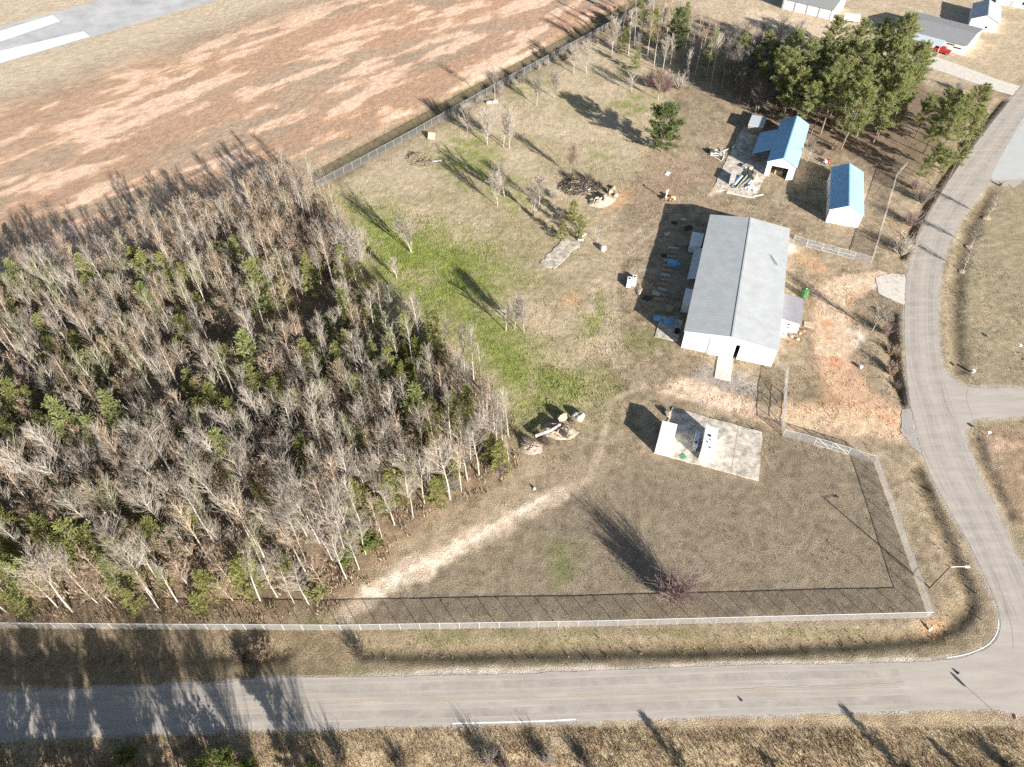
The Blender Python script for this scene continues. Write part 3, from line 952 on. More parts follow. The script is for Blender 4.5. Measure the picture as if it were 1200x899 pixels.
def tree_px(name, var, px, py, label, cat='tree', group=None, h=None):
    x, y = at(px, py)
    return tree(name, var, x, y, label, cat, group, (h / var[2]) if h else 1.0)


# ---- the wood on the left
def inpoly(x, y, poly):
    return float(sdf(np.array([x]), np.array([y]), poly)[0]) < 0


pts = []
cell = {}
minx, miny = WOOD.min(0)
maxx, maxy = WOOD.max(0)
cand = RNG.uniform([minx, miny], [maxx, maxy], (26000, 2))
cd = sdf(cand[:, 0], cand[:, 1], WOOD)
cgap = sdf(cand[:, 0], cand[:, 1], GAP)
R0 = 2.15
for (x, y), d, g_ in zip(cand, cd, cgap):
    if d > -0.2 or g_ < 0:
        continue
    k = (int(x // R0), int(y // R0))
    if any((x - q[0]) ** 2 + (y - q[1]) ** 2 < R0 * R0 for i in (-1, 0, 1) for j in (-1, 0, 1) for q in cell.get((k[0] + i, k[1] + j), ())):
        continue
    cell.setdefault(k, []).append((x, y))
    pts.append((x, y, d))
pts.sort(key=lambda p: p[1])


def where(x, y, d):
    if y < 52:
        return 'along the front fence'
    if d > -4 and x > -42 and y < 100:
        return 'on the edge of the green clearing'
    if d > -5 and y >= 84:
        return 'on the red field edge'
    if x < -55:
        return 'in the far left of the wood'
    if y > 88:
        return 'in the upper half of the wood'
    return 'in the middle of the wood'


n_bare = n_pine = n_rus = 0
rest = []
for (x, y, d) in pts:
    u = random.random()
    left = sstep(-15, -60, np.array(x)) * 0.5 + sstep(95, 60, np.array(y)) * 0.5
    pn = float(fbm(np.array(x / 13), np.array(y / 13), 401, 3))
    p_pine = 0.07 + (0.3 if pn > 0.59 else 0) + (0.08 * float(left))
    p_rus = 0.11 + 0.16 * float(left)
    wh = where(x, y, d)
    sc = random.uniform(.7, 1.15) * (0.92 if d > -3 else 1.0)
    if u < p_pine and n_pine < 200:
        n_pine += 1
        v = random.choice(V_YPINE + V_YPINE + V_MPINE[:1])
        kind = 'small yellow green pine' if v in V_YPINE else 'mid green young pine'
        tree('young_pine', v, x, y, kind + ' growing among bare trees ' + wh, 'pine', 'young pines growing through the bare wood', sc * random.uniform(1.0, 1.35))
    elif u < p_pine + p_rus and n_rus < 220:
        n_rus += 1
        tree('leaf_holding_tree', random.choice(V_RUSSET), x, y, 'tree still holding tan dead leaves ' + wh, 'tree', 'tan leaved trees in the wood', sc)
    elif n_bare < 185:
        n_bare += 1
        q = random.random()
        if y < 70 and q < .5:
            v, kind = random.choice(V_SPREAD), 'bare spreading grey tree'
        elif q < .7:
            v, kind = random.choice(V_SLIM), 'bare slender grey tree'
        elif q < .82:
            v, kind = random.choice(V_OLIVE), 'bare slender olive twigged tree'
        else:
            v, kind = random.choice(V_TAN), 'bare slender tan twigged tree'
        tree('bare_tree', v, x, y, kind + ' with pale trunk ' + wh, 'tree', 'bare trees crowded in the wood', sc)
    else:
        rest.append((x, y, sc))
print('wood', len(pts), n_bare, n_pine, n_rus, 'rest', len(rest))


def merged(name, variants_, places, mats, label, cat, group=None):
    """one object holding the many trees nobody could count one by one"""
    VS, FS, MS, off = [], [], [], 0
    arr = []
    for v in variants_:
        parts = []
        for me_, mi in ((v[0], 0), (v[1], 1)):
            co = np.empty(len(me_.vertices) * 3, np.float32); me_.vertices.foreach_get('co', co)
            li = np.empty(len(me_.loops), np.int32); me_.loops.foreach_get('vertex_index', li)
            ls = np.empty(len(me_.polygons), np.int32); me_.polygons.foreach_get('loop_total', ls)
            parts.append((co.reshape(-1, 3), li, ls, mi))
        arr.append(parts)
    LT = []
    for (x, y, s) in places:
        a = random.uniform(0, 6.28)
        Rm = np.array([[math.cos(a), -math.sin(a), 0], [math.sin(a), math.cos(a), 0], [0, 0, 1]]) * s
        tint = random.choice((1, 1, 2, 3))
        for co, li, ls, mi in random.choice(arr):
            mi = tint if mi else 0
            VS.append(co @ Rm.T + np.array([x, y, gz1(x, y)])); FS.append(li + off); LT.append(ls); MS.append(np.full(len(ls), mi, np.int32))
            off += len(co)
    V_, F_, T_ = np.concatenate(VS).astype(np.float32), np.concatenate(FS), np.concatenate(LT)
    me_ = bpy.data.meshes.new(name)
    me_.vertices.add(len(V_)); me_.vertices.foreach_set('co', V_.ravel())
    me_.loops.add(len(F_)); me_.loops.foreach_set('vertex_index', F_.astype(np.int32))
    me_.polygons.add(len(T_))
    me_.polygons.foreach_set('loop_start', np.concatenate([[0], np.cumsum(T_)[:-1]]).astype(np.int32))
    for m in mats:
        me_.materials.append(m)
    me_.polygons.foreach_set('material_index', np.concatenate(MS))
    me_.update(calc_edges=True)
    o = bpy.data.objects.new(name, me_)
    COL.objects.link(o)
    return tag(o, label, cat, group, 'stuff')


if rest:
    merged('bare_wood', V_SLIM[:3] + V_TAN[:2], rest, [M['bark_pale'], M['twig_grey'], M['twig_tan'], M['twig_olive']], 'mass of bare grey trees in the upper part of the wood', 'wood')

# ---- single bare trees out in the meadow
SINGLE = [(482, 296, 10.5, 'M', 'pale bare twin trunked tree alone on the green grass right of the wood'), (465, 327, 5, 'S', 'small bare tree on green grass just right of the wood edge'),
          (415, 322, 12, 'B', 'taller of the pale bare trees at the top right corner of the wood'), (424, 322, 11, 'B', 'bare pale tree right beside the tallest one at the wood corner'), (408, 372, 9, 'B', 'bare pale tree beside the dark hollow in the wood edge'),
          (548, 156, 8, 'B', 'slim bare tree nearest the field fence corner with pale boards'), (571, 170, 9.5, 'B', 'slim straight bare tree between two others below the field fence'), (590, 173, 9, 'B', 'bare tree left of a close pair in the upper meadow'), (597, 174, 10, 'B', 'bare tree right of a close pair in the upper meadow'),
          (580, 120, 10, 'P', 'bare spreading tree growing at the field fence beside pale boards'), (629, 124, 8.5, 'B', 'bare tree in the upper meadow left of a smaller one'), (649, 115, 7.5, 'B', 'smaller bare tree in the upper meadow by the pine shadow tip'),
          (672, 86, 7, 'S', 'small bare tree near the far end of the field fence'), (687, 86, 9, 'B', 'thin tall bare tree near the far end of the field fence'), (583, 242, 8.5, 'B', 'left one of two bare trees on green grass in mid meadow'), (591, 230, 9.5, 'M', 'bare clump with white stems on green grass in mid meadow'),
          (625, 253, 9, 'M', 'bare white stemmed clump left of the debris pile'), (632, 240, 8, 'B', 'bare tree behind the white stemmed clump by the debris pile'), (593, 388, 6.5, 'S', 'small bare tree left in the clump in the green meadow centre'), (603, 386, 7.5, 'B', 'bare tree in the middle of the clump in the green meadow centre'), (614, 390, 8, 'B', 'right bare tree of the clump in the green meadow centre'),
          (668, 205, 8, 'T', 'bare tan twigged tree beside the burnt brush pile'), (700, 285, 4.5, 'S', 'small grey shrubby tree by the round white block'), (740, 108, 6, 'S', 'small bare tree before the red brown thicket'), (717, 64, 11, 'B', 'pale bare tree left of the small yellow pine'),
          (771, 117, 9, 'T', 'tall bare tree in the reddish thicket behind the round pine'), (1022, 388, 7, 'B', 'bare tree by the driveway casting a long thin shadow'), (943, 196, 5, 'S', 'reddish bare sapling against the barn side'),
          (580, 540, 11, 'P', 'pale spreading tree at the pointed right end of the wood'), (568, 528, 12, 'P', 'second pale spreading tree at the right end of the wood')]
VM = {'M': V_MULTI, 'S': V_SAPL, 'B': V_FIELD, 'P': V_SPREAD, 'T': V_FIELDT}
for px, py, h, k, lab in SINGLE:
    tree_px('bare_tree', random.choice(VM[k]), px, py, lab, 'tree', None, h)
# bare trees in the strip at the far end of the field fence
k = 0
strip = [(730, 40), (742, 48), (752, 36), (760, 62), (772, 46), (748, 66), (764, 74), (782, 40), (790, 52), (800, 60), (808, 72), (815, 52), (820, 66), (737, 60), (757, 20), (775, 25), (795, 30), (806, 88), (812, 84), (785, 78), (775, 84), (720, 30), (745, 12), (765, 5),
         (832, 60), (840, 78), (835, 95), (829, 88)]
for px, py in strip:
    x, y = at(px + random.uniform(-2, 2), py + 6 + random.uniform(-2, 2))
    tree('bare_tree', random.choice(V_SLIM + V_TAN), x, y, 'bare pale tree in the strip beyond the meadow and below the sandy yard', 'tree', 'bare trees beyond the meadow', random.uniform(.8, 1.05))
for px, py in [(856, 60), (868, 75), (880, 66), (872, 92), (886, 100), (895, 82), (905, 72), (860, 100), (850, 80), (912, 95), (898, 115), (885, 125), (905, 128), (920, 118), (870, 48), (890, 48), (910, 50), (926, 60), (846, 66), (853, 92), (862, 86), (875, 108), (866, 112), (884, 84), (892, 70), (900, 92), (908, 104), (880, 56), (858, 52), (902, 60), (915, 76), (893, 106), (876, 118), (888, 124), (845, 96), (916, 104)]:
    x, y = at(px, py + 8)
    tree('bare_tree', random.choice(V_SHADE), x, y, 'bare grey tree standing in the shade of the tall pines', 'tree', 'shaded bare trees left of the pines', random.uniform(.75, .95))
# pines
for px, py, h, v, lab in [(775, 178, 13, V_PINEFULL[0], 'round dark green pine alone in the meadow with long shadow'), (729, 62, 8, V_YPINE[0], 'bright yellow green young pine by the field fence end'), (744, 84, 7.5, V_YPINE[2], 'bright green young pine before the bare strip'),
                          (764, 56, 12, V_MPINE[0], 'green pine hidden among pale trunks in the bare strip'), (789, 62, 13, V_PINEFULL[1], 'dark pine in the middle of the bare strip'), (827, 86, 13, V_MPINE[1], 'tall green pine at the right end of the bare strip'), (800, 45, 11, V_MPINE[0], 'green pine at the back of the bare strip'),
                          (752, 30, 12, V_MPINE[1], 'yellowish pine at the far left of the bare strip'), (658, 281, 5, V_YPINE[1], 'small bright yellow green conifer by the broken slab'), (679, 280, 6.5, V_YPINE[2], 'young green pine beside the debris pile'), (672, 262, 5.5, V_YPINE[3], 'smaller green pine behind another at the debris pile')]:
    tree_px('pine_tree', v, px, py, lab, 'pine', None, h)
cluster = [(905, 90), (918, 78), (922, 102), (934, 92), (940, 112), (950, 80), (955, 100), (962, 118), (968, 92), (975, 112), (978, 80), (985, 128), (990, 100), (996, 118), (1002, 84), (1008, 104), (1012, 128), (1018, 92), (1024, 112), (1030, 80),
           (1036, 100), (1042, 118), (1026, 135), (1000, 142), (984, 146), (1050, 96), (1012, 70), (1034, 66), (992, 68), (965, 68), (1046, 76), (905, 112), (914, 120), (926, 124), (938, 130), (950, 130), (962, 134), (972, 128), (1020, 140), (1036, 128), (1050, 110), (1058, 92), (1044, 60), (1022, 58)]
for px, py in cluster:
    x, y = at(px + random.uniform(-3, 3), py + 26 + random.uniform(-3, 3))
    side = 'left part' if px < 960 else 'middle' if px < 1010 else 'right part'
    tree('pine_tree', random.choice(V_PINE[:3]), x, y, f'tall green pine in the {side} of the dense stand behind the barn', 'pine', 'tall pines behind the barn', random.uniform(.8, 1.02))
for px, py, s in [(1072, 150, .7), (1082, 168, .75), (1092, 150, .8), (1098, 176, .75), (1108, 158, .8), (1118, 172, .8), (1122, 146, .75), (1106, 140, .7), (1085, 196, .6), (1095, 206, .55), (1112, 196, .6), (1132, 160, .7), (1075, 205, .5)]:
    x, y = at(px, py + 12)
    tree('pine_tree', random.choice(V_PINE[:3]), x, y, 'green pine in the roadside stand beside the curving road', 'pine', 'pines beside the curving road', s)
for px, py, s in [(862, 70, .62), (878, 84, .66), (892, 64, .6), (886, 104, .62), (900, 80, .66), (868, 98, .56), (906, 118, .6)]:
    x, y = at(px, py + 16)
    tree('pine_tree', random.choice(V_PINE), x, y, 'smaller dark pine among the shaded bare trees left of the pine stand', 'pine', 'pines in the shaded thicket', s)
for px, py, s in [(1048, 150, .8), (990, 160, .7), (1003, 157, .75), (975, 150, .7)]:
    x, y = at(px, py + 2)
    tree('pine_tree', random.choice(V_MPINE + V_YPINE[:1]), x, y, 'low bright green pine on the front edge of the dense stand', 'pine', 'low pines before the dense stand', s)
# young street trees in the lawn right of the road, each with its mulch ring
for px, py, lab in [(1156.6, 255.5, 'young bare street tree with mulch ring, farthest of the three by the curve'), (1137.7, 288.5, 'young bare street tree with mulch ring, middle of the three by the curve'), (1129, 317, 'young bare street tree with mulch ring, nearest of the three by the curve')]:
    o = tree_px('street_tree', V_SAPL[0], px, py, lab, 'tree', 'young street trees on the lawn', 5.2)
    mb = MB()
    mb.ball((0, 0, -.02), 0.95, 3, .15, 2, 0, (1, 1, .1))
    mb.build('mulch_ring', M['mulch'], o)
o = thing('tree_stump', 'dark cut stump at the tip of the right hand lawn', 'stump', (*at(1171.7, 217.7), 0))
MB().tube((0, 0, -.1), (0.05, 0, .6), .35, .25, 9).tube((0.05, 0, .5), (.7, .2, 1.1), .13, .07, 6).tube((0, 0.1, .4), (-.5, .3, .9), .1, .05, 6).build('stump', M['char'], o)

# trees just south of the frame whose long shadows cross the road, and green bushes there
for i, (x, y, s) in enumerate([(-22, 17.5, .95), (-27, 16, 1.0), (-30, 18.5, .92), (-34, 15, 1.05), (-37.5, 17, 1.0), (-41, 14, 1.1), (-44, 17.5, .95), (-48, 15, 1.05), (-52, 17, 1.0), (-56, 14, 1.1), (-60, 17, 1.0), (-64, 15, 1.05), (-39, 11, 1.2), (-46, 10, 1.2), (-54, 10, 1.2), (-61, 9, 1.2), (-68, 12, 1.1), (-31, 11, 1.15), (-20, 8, 1.3), (-25, 5, 1.4), (-30, 4, 1.5), (-35, 7, 1.4), (-40, 4, 1.5), (-45, 6, 1.5), (-50, 4, 1.5), (-17, 3, 1.4), (-14, 10, 1.1), (-56, 6, 1.4), (-10, 5, 1.2), (-20, 15, .6), (-25.5, 13.5, .62), (-29, 15, .6), (-33, 12.5, .66), (-38.5, 14.5, .62), (-43, 12, .68), (-47, 13.5, .64), (-52, 12, .7), (-58, 13, .68), (-63, 12, .7), (-35, 16, .55), (-50, 16, .6), (-42, 18, .8), (-46, 19, .75), (-54, 18, .85), (-58, 19, .8), (-62, 18, .85), (-66, 17, .9), (-50, 9, 1.2), (-57, 10, 1.2), (-64, 8, 1.3), (-70, 16, 1.0), (-36, 10, 1.1)]):
    pn_ = (i % 3 == 0 and x > -38) or (i % 2 == 0 and x <= -38)
    v = V_PINE[i % 4] if pn_ else random.choice(V_SPREAD)
    nm = 'pine_tree' if pn_ else 'bare_tree'
    if 18 <= i < 29 and i % 3 == 0:
        continue
    tree(nm, v, x, y, 'tree south of the front road whose long shadow crosses the asphalt', 'tree', 'trees throwing shadows over the front road', s * (.68 if pn_ else .95))
for x, y, s in [(26, 18.6, .6), (38, 17.8, .62), (42, 18.3, .55), (54, 18.2, .6), (61, 18.6, .5)]:
    tree('young_pine', random.choice(V_YPINE), x, y, 'slim conifer south of the road whose shadow tip shows on the bank', 'pine', 'conifers below the road bank', s * 1.2)

V_GB = [bush_mesh(500 + i, 2.6, 1.8, 46, 1.0, 5).mesh('foliage', [M['bark_pine'], M['leaf_green']]) for i in range(2)]
for i, (px, py, s, lab) in enumerate([(262, 893, 1.25, 'largest bright green bush on the roadside bank'), (150, 888, 1.0, 'yellow green bush at the left end of the roadside bank'), (236, 897, .8, 'green bush left of the largest one on the bank'), (290, 898, .8, 'green bush right of the largest one on the bank'), (365, 897, .45, 'tiny green bush on the straw bank')]):
    x, y = at(px, py)
    o = thing('green_bush', lab, 'bush', (x, y, gz1(x, y) - .1))
    c = inst('foliage', V_GB[i % 2], o)
    o.scale = (s, s, s)

# bare and red bushes
V_RB = bush_mesh(520, 6.2, 3.9, 230, 1.3).mesh('branches', [M['twig_red']])
V_GYB = [bush_mesh(530 + i, 3.0, 2.4, 80, 1.1).mesh('branches', [M['twig_grey']]) for i in range(2)]
V_DKB = [bush_mesh(540 + i, 2.2, 1.9, 70, 1.1, 0, .1).mesh('branches', [M['twig_dark']]) for i in range(2)]
V_RD2 = [bush_mesh(550 + i, 3.2, 2.6, 90, 1.1).mesh('branches', [M['twig_red']]) for i in range(2)]
V_TNB = [bush_mesh(560 + i, 2.4, 2.0, 70, 1.1, 1).mesh('branches', [M['twig_tan'], M['leaf_tan']]) for i in range(2)]
BUSHES = [(788, 700, V_RB, 1.0, 'big bare reddish shrub fanning out beside the front fence', 'red'), (588, 556, V_RD2[0], .85, 'pink twigged shrub at the right tip of the wood', ''), (530, 572, V_GYB[0], 1.0, 'whitish bare shrub at the lower right edge of the wood', ''),
          (640, 520, V_DKB[0], .9, 'dark brush in front of the dirt pile by the green meadow', ''), (662, 512, V_DKB[1], 1.0, 'dark tangled brush right in the dirt pile', ''), (620, 523, V_GYB[1], .7, 'grey brown brush at the left end of the dirt pile', ''), (672, 497, V_TNB[0], .5, 'tan brush on top of the dirt pile', ''),
          (1058, 296, V_GYB[0], 1.5, 'tall greyish purple bare shrub at the fence corner by the road', ''), (1066, 262, V_RD2[1], 1.2, 'reddish bare shrub above the grey one at the fence corner', ''), (1080, 236, V_GYB[1], 1.4, 'bare grey thicket below the roadside pines', ''), (1072, 222, V_RD2[0], .9, 'reddish shrub in the thicket below the roadside pines', ''),
          (1036, 390, V_RD2[0], .8, 'dark red brush in the ditch by the bare tree', ''), (1046, 412, V_TNB[0], .9, 'tan brush in the roadside ditch', ''), (1044, 436, V_TNB[1], 1.0, 'straw coloured brush low in the roadside ditch', ''), (1052, 452, V_DKB[0], .7, 'dark brush at the lower end of the roadside ditch', ''),
          (1040, 374, V_GYB[1], .7, 'grey brush at the top of the roadside ditch', ''), (762, 102, V_RD2[0], 1.5, 'red brown thicket bush, left one before the bare strip', ''), (780, 108, V_RD2[1], 1.6, 'red brown thicket bush, middle one before the bare strip', ''), (796, 104, V_GYB[0], 1.5, 'grey brown thicket bush, right one before the bare strip', ''),
          (420, 764, V_DKB[1], 1.0, 'dark brown bush alone on the verge below the front fence', ''), (310, 766, V_TNB[0], 1.0, 'tan brush on the verge at the end of the tree shade', ''), (285, 772, V_DKB[0], 1.0, 'dark brush on the shaded verge', ''), (1118, 122, V_RD2[1], .9, 'bare brown shrub between the roadside pines and the driveway', ''),
          (1140, 118, V_TNB[0], 1.1, 'pale brown shrub beside the driveway mouth', ''), (1122, 106, V_GYB[0], 1.0, 'grey shrub by the driveway', ''), (978, 176, V_TNB[1], 1.0, 'reddish tan brush under the pines above the shed', ''), (962, 182, V_RD2[1], .6, 'reddish brush behind the mower near the barn', ''), (948, 172, V_GYB[0], .9, 'grey brush behind the barn', ''),
          (420, 660, None, 1, '', ''), (572, 893, V_GYB[1], .8, 'grey brush on the straw bank south of the road', ''), (590, 898, V_DKB[0], .9, 'dark brush on the straw bank south of the road', ''), (640, 893, V_GYB[0], .7, 'whitish brush on the straw bank south of the road', ''), (690, 898, V_DKB[1], .9, 'dark brush farther right on the straw bank', ''),
          (668, 210, V_DKB[0], .9, 'dark brush behind the left end of the charred pile', ''), (690, 212, V_DKB[1], 1.0, 'dark brush behind the middle of the charred pile', ''), (703, 219, V_DKB[0], .8, 'dark brush behind the rubble end of the charred pile', ''), (650, 232, V_GYB[0], .8, 'grey brush left of the charred pile', ''),
          (400, 890, V_DKB[0], 1.0, 'dark brush on the bank at the end of the road shadows', ''), (470, 898, V_DKB[1], .8, 'dark brush below the straw grass on the bank', ''), (1186, 905, V_TNB[1], .8, 'straw brush in the bottom right corner', '')]
for px, py, me_, s, lab, _ in BUSHES:
    if me_ is None:
        continue
    x, y = at(px, py)
    o = thing('bush', lab, 'bush', (x, y, gz1(x, y)), random.uniform(0, 6))
    inst('branches', me_, o)
    o.scale = (s, s, s)
for k in range(16):
    u = (k + random.uniform(.1, .9)) / 16
    x, y = at(560 + 195 * u + random.uniform(-2, 6), 121 - 106 * u + random.uniform(-1, 5))
    o = thing('bush', 'low scrub bush growing along the far half of the field fence', 'bush', (x, y, gz1(x, y)), random.uniform(0, 6), 'scrub along the field fence')
    inst('branches', random.choice(V_GYB + V_TNB), o)
    f = random.uniform(.55, .95)
    o.scale = (f, f, f)
YG = [bush_mesh(570 + i, 2.6, 2.0, 60, 1.0, 4).mesh('foliage', [M['twig_tan'], mat('yellow green leaves', (.2, .2, .075), .8, .4, .8)]) for i in range(2)]
for px, py, s, lab in [(372, 700, 1.1, 'pale yellow green shrub at the bottom right of the wood by the sandy trail'), (405, 658, 1.3, 'bright green shrub on the sandy trail side of the wood'), (432, 640, 1.5, 'largest bright green shrub on the sandy trail side of the wood')]:
    x, y = at(px, py)
    o = thing('green_bush', lab, 'bush', (x, y, 0))
    inst('foliage', YG[int(px) % 2] if px < 400 else V_GB[int(px) % 2], o)
    o.scale = (s, s, s)


# ------------------------------------------------------------------ loose ground cover: tufts of grass
def tufts(name, n, box, dens, hlo, hhi, label, cat, width=0.05, blades=4, tint=None, bright=1.0):
    X = RNG.uniform(box[0], box[1], n); Y = RNG.uniform(box[2], box[3], n)
    if tint is None:
        col, rd, wd, so, g = ground_colour(X, Y)
    else:
        col, rd, wd, so, g = ground_colour(X, Y)
        col = col * (1 - tint[1]) + np.array(tint[0]) * tint[1]
    p = dens(X, Y, rd, wd, so, g)
    keep = (RNG.random(n) < p) & (rd > 0.5)
    X, Y, col = X[keep], Y[keep], col[keep]
    n = len(X)
    Z = gz(X, Y)
    hh = RNG.uniform(hlo, hhi, n)
    VS, CS = [], []
    for k in range(blades):
        a = RNG.uniform(0, 2 * np.pi, n)
        l = RNG.uniform(.2, .9, n)
        wv = width * RNG.uniform(.5, 1.2, n)
        bx, by = X + np.cos(a) * .05, Y + np.sin(a) * .05
        px_, py_ = -np.sin(a) * wv, np.cos(a) * wv
        tx, ty, tz = X + np.cos(a) * l * hh, Y + np.sin(a) * l * hh, Z + hh * RNG.uniform(.7, 1.1, n)
        VS.append(np.stack([np.stack([bx - px_, by - py_, Z - .05], -1), np.stack([bx + px_, by + py_, Z - .05], -1), np.stack([tx, ty, tz], -1)], 1))
        cc = col * (bright * RNG.uniform(.82, 1.16, n))[:, None]
        CS.append(np.repeat(cc[:, None, :], 3, 1))
    V_ = np.concatenate(VS).reshape(-1, 3).astype(np.float32)
    Cc = np.concatenate(CS).reshape(-1, 3)
    me_ = bpy.data.meshes.new(name)
    me_.vertices.add(len(V_)); me_.vertices.foreach_set('co', V_.ravel())
    nf = len(V_) // 3
    me_.loops.add(nf * 3); me_.loops.foreach_set('vertex_index', np.arange(nf * 3, dtype=np.int32))
    me_.polygons.add(nf); me_.polygons.foreach_set('loop_start', np.arange(0, nf * 3, 3, dtype=np.int32))
    ca_ = me_.color_attributes.new('base', 'FLOAT_COLOR', 'POINT')
    ca_.data.foreach_set('color', np.concatenate([Cc, np.ones((len(Cc), 1))], -1).astype(np.float32).ravel())
    me_.update(calc_edges=True)
    me_.materials.append(attr_mat(name + ' blades', .9, 2, .2, 0))
    o = bpy.data.objects.new(name, me_)
    COL.objects.link(o)
    return tag(o, label, cat, None, 'stuff')


BUILT = [poly_at([(797, 408), (907, 430), (940, 392), (928, 280), (840, 265)]), poly_at([(788, 478), (893, 507), (889, 564), (766, 531)]), poly_at([(865, 150), (852, 187), (837, 220), (884, 232), (920, 215), (948, 150)])]


def clear(X, Y):
    k = np.ones(X.shape, bool)
    for p in BUILT:
        k &= sdf(X, Y, p) > 0.2
    return k


tufts('green_grass', 60000, (-50, 35, 72, 150), lambda X, Y, rd, wd, so, g: np.clip(g, 0, 1) * .9 * (wd > 0), .12, .34, 'lush green grass clumps in the meadow beside the wood', 'grass', .05, 5, None, 1.1)
tufts('dry_grass', 150000, (-60, 110, 40, 200), lambda X, Y, rd, wd, so, g: (wd > 0) * clear(X, Y) * sstep(.38, .62, fbm(X / 3, Y / 3, 611)) * (0.25 + .6 * (Y > 72)) * ~((X > 63) & (Y < 76)), .1, .3, 'short dry tan grass over the open ground', 'grass', .035, 5, None, 1.12)
tufts('bank_grass', 60000, (-75, 75, 20, 28.8), lambda X, Y, rd, wd, so, g: so * (.25 + .5 * sstep(.3, .7, fbm(X / 2.2, Y / 1.2, 621))), .1, .3, 'straw coloured rough grass on the bank south of the front road', 'grass', .03, 7, ((.40, .315, .19), .6), 1.0)


def ditch_d(X, Y, rd, wd, so, g):
    p = np.zeros(X.shape)
    for k, (line, w, dep) in enumerate(DITCHES[:6]):
        d = dline(X, Y, line)
        p = np.maximum(p, sstep(2.6, .5, d) * (.35, .9, .15, .3, .9, .8)[k])
    return p * sstep(.3, .55, fbm(X / 2, Y / 2, 631))


tufts('ditch_weeds', 90000, (-80, 125, 30, 230), ditch_d, .15, .45, 'brown weeds lining the roadside ditches', 'weeds', .06, 5, ((.24, .18, .11), .4), 1.0)
tufts('leaf_litter', 80000, (-115, 5, 43, 150), lambda X, Y, rd, wd, so, g: (wd < 1.5) * sstep(.35, .6, fbm(X / 2.5, Y / 2.5, 641)), .2, .8, 'undergrowth and dead stems on the floor of the wood', 'undergrowth', .07, 4, ((.36, .285, .19), .65), 1.05)

# ------------------------------------------------------------------ buildings
def shell(root, w, L, eave, ridge, wm, openings=(), th=0.16, along='y', name='wall'):
    """four walls and two gables as one hollow mesh; openings (x0, x1, h) are left free in the front wall"""
    b = MB()
    cuts = sorted(openings)
    x = 0.0
    for x0, x1, h in cuts + [(w, w, 0)]:
        if x0 > x + .01:
            b.box(((x + x0) / 2, th / 2, eave / 2), (x0 - x, th, eave))
        if x1 > x0:
            b.box(((x0 + x1) / 2, th / 2, (eave + h) / 2), (x1 - x0, th, eave - h))
        x = x1
    b.box((w / 2, L - th / 2, eave / 2), (w, th, eave))
    b.box((th / 2, L / 2, eave / 2), (th, L - 2 * th - .01, eave))
    b.box((w - th / 2, L / 2, eave / 2), (th, L - 2 * th - .01, eave))
    if along == 'y':
        for y0 in (0, L - th):
            b.add([(0, y0, eave), (w, y0, eave), (w / 2, y0, ridge), (0, y0 + th, eave), (w, y0 + th, eave), (w / 2, y0 + th, ridge)], [(0, 1, 2), (5, 4, 3), (0, 3, 4, 1), (1, 4, 5, 2), (2, 5, 3, 0)])
    else:
        for x0 in (0, w - th):
            b.add([(x0, 0, eave), (x0, L, eave), (x0, L / 2, ridge), (x0 + th, 0, eave), (x0 + th, L, eave), (x0 + th, L / 2, ridge)], [(2, 1, 0), (3, 4, 5), (1, 4, 3, 0), (2, 5, 4, 1), (0, 3, 5, 2)])
    return b.build(name, wm, root)


def gable_roof(root, w, L, eave, ridge, rm, over=0.25, t=0.12, along='y', name='roof'):
    b = MB()
    W_, L_ = (w, L) if along == 'y' else (L, w)
    sl = (ridge - eave) / (W_ / 2)
    for sgn in (-1, 1):
        e = W_ / 2 + over
        pts_ = []
        for z_off in (0.02, 0.02 + t):
            for (u, v) in ((0, -over), (sgn * e, -over), (sgn * e, L_ + over), (0, L_ + over)):
                z = ridge - abs(u) * sl + z_off
                p = (W_ / 2 + u, v, z)
                pts_.append(p if along == 'y' else (p[1], p[0], p[2]))
        q = pts_[:4], pts_[4:]
        b.hexa(pts_)
    o = b.build(name, rm, root)
    import bmesh
    bm = bmesh.new(); bm.from_mesh(o.data); bmesh.ops.recalc_face_normals(bm, faces=bm.faces[:]); bm.to_mesh(o.data); bm.free()
    c = MB()
    if along == 'y':
        c.box((w / 2, L / 2, ridge + t + .04), (.35, L + 2 * over, .06))
    else:
        c.box((w / 2, L / 2, ridge + t + .04), (w + 2 * over, .35, .06))
    c.build('ridge_cap', rm, o)
    return o


A1 = math.radians(-17.6)
barn_main = thing('metal_building', 'long metal building with grey low gable roof and white front wall', 'building', (33.6, 99.7, 0), A1)
shell(barn_main, 17.4, 40.2, 4.45, 5.5, M['white_wall'], [(9.9, 10.75, 3.7)])
rf = gable_roof(barn_main, 17.4, 40.2, 4.45, 5.5, M['roof_grey'], .22)
MB().tube((14.0, 28.5, 5.2), (15.6, 25.5, 5.0), .06, .06, 6).build('roof_rod', M['dark'], barn_main)
d = MB().box((7.5, -0.14, 1.95), (4.9, .1, 3.9)).build('sliding_door', M['white_wall'], barn_main)
MB().box((7.7, -0.12, 3.98), (6.4, .14, .1)).build('door_rail', M['grey_trim'], barn_main)
MB().box((8.7, -0.02, 4.42), (17.5, .05, .1)).build('eave_trim', M['white'], barn_main)
MB().box((4.9, -0.2, 1.95), (.08, .03, 3.9)).build('door_edge', M['grey_trim'], barn_main)
MB().box((-.05, 20, 4.33), (.12, 40, .12)).box((17.45, 20, 4.33), (.12, 40, .12)).build('gutter', M['white'], barn_main)


def main_local(x, y):
    c, s = math.cos(A1), math.sin(A1)
    return (33.6 + c * x - s * y, 99.7 + s * x + c * y)


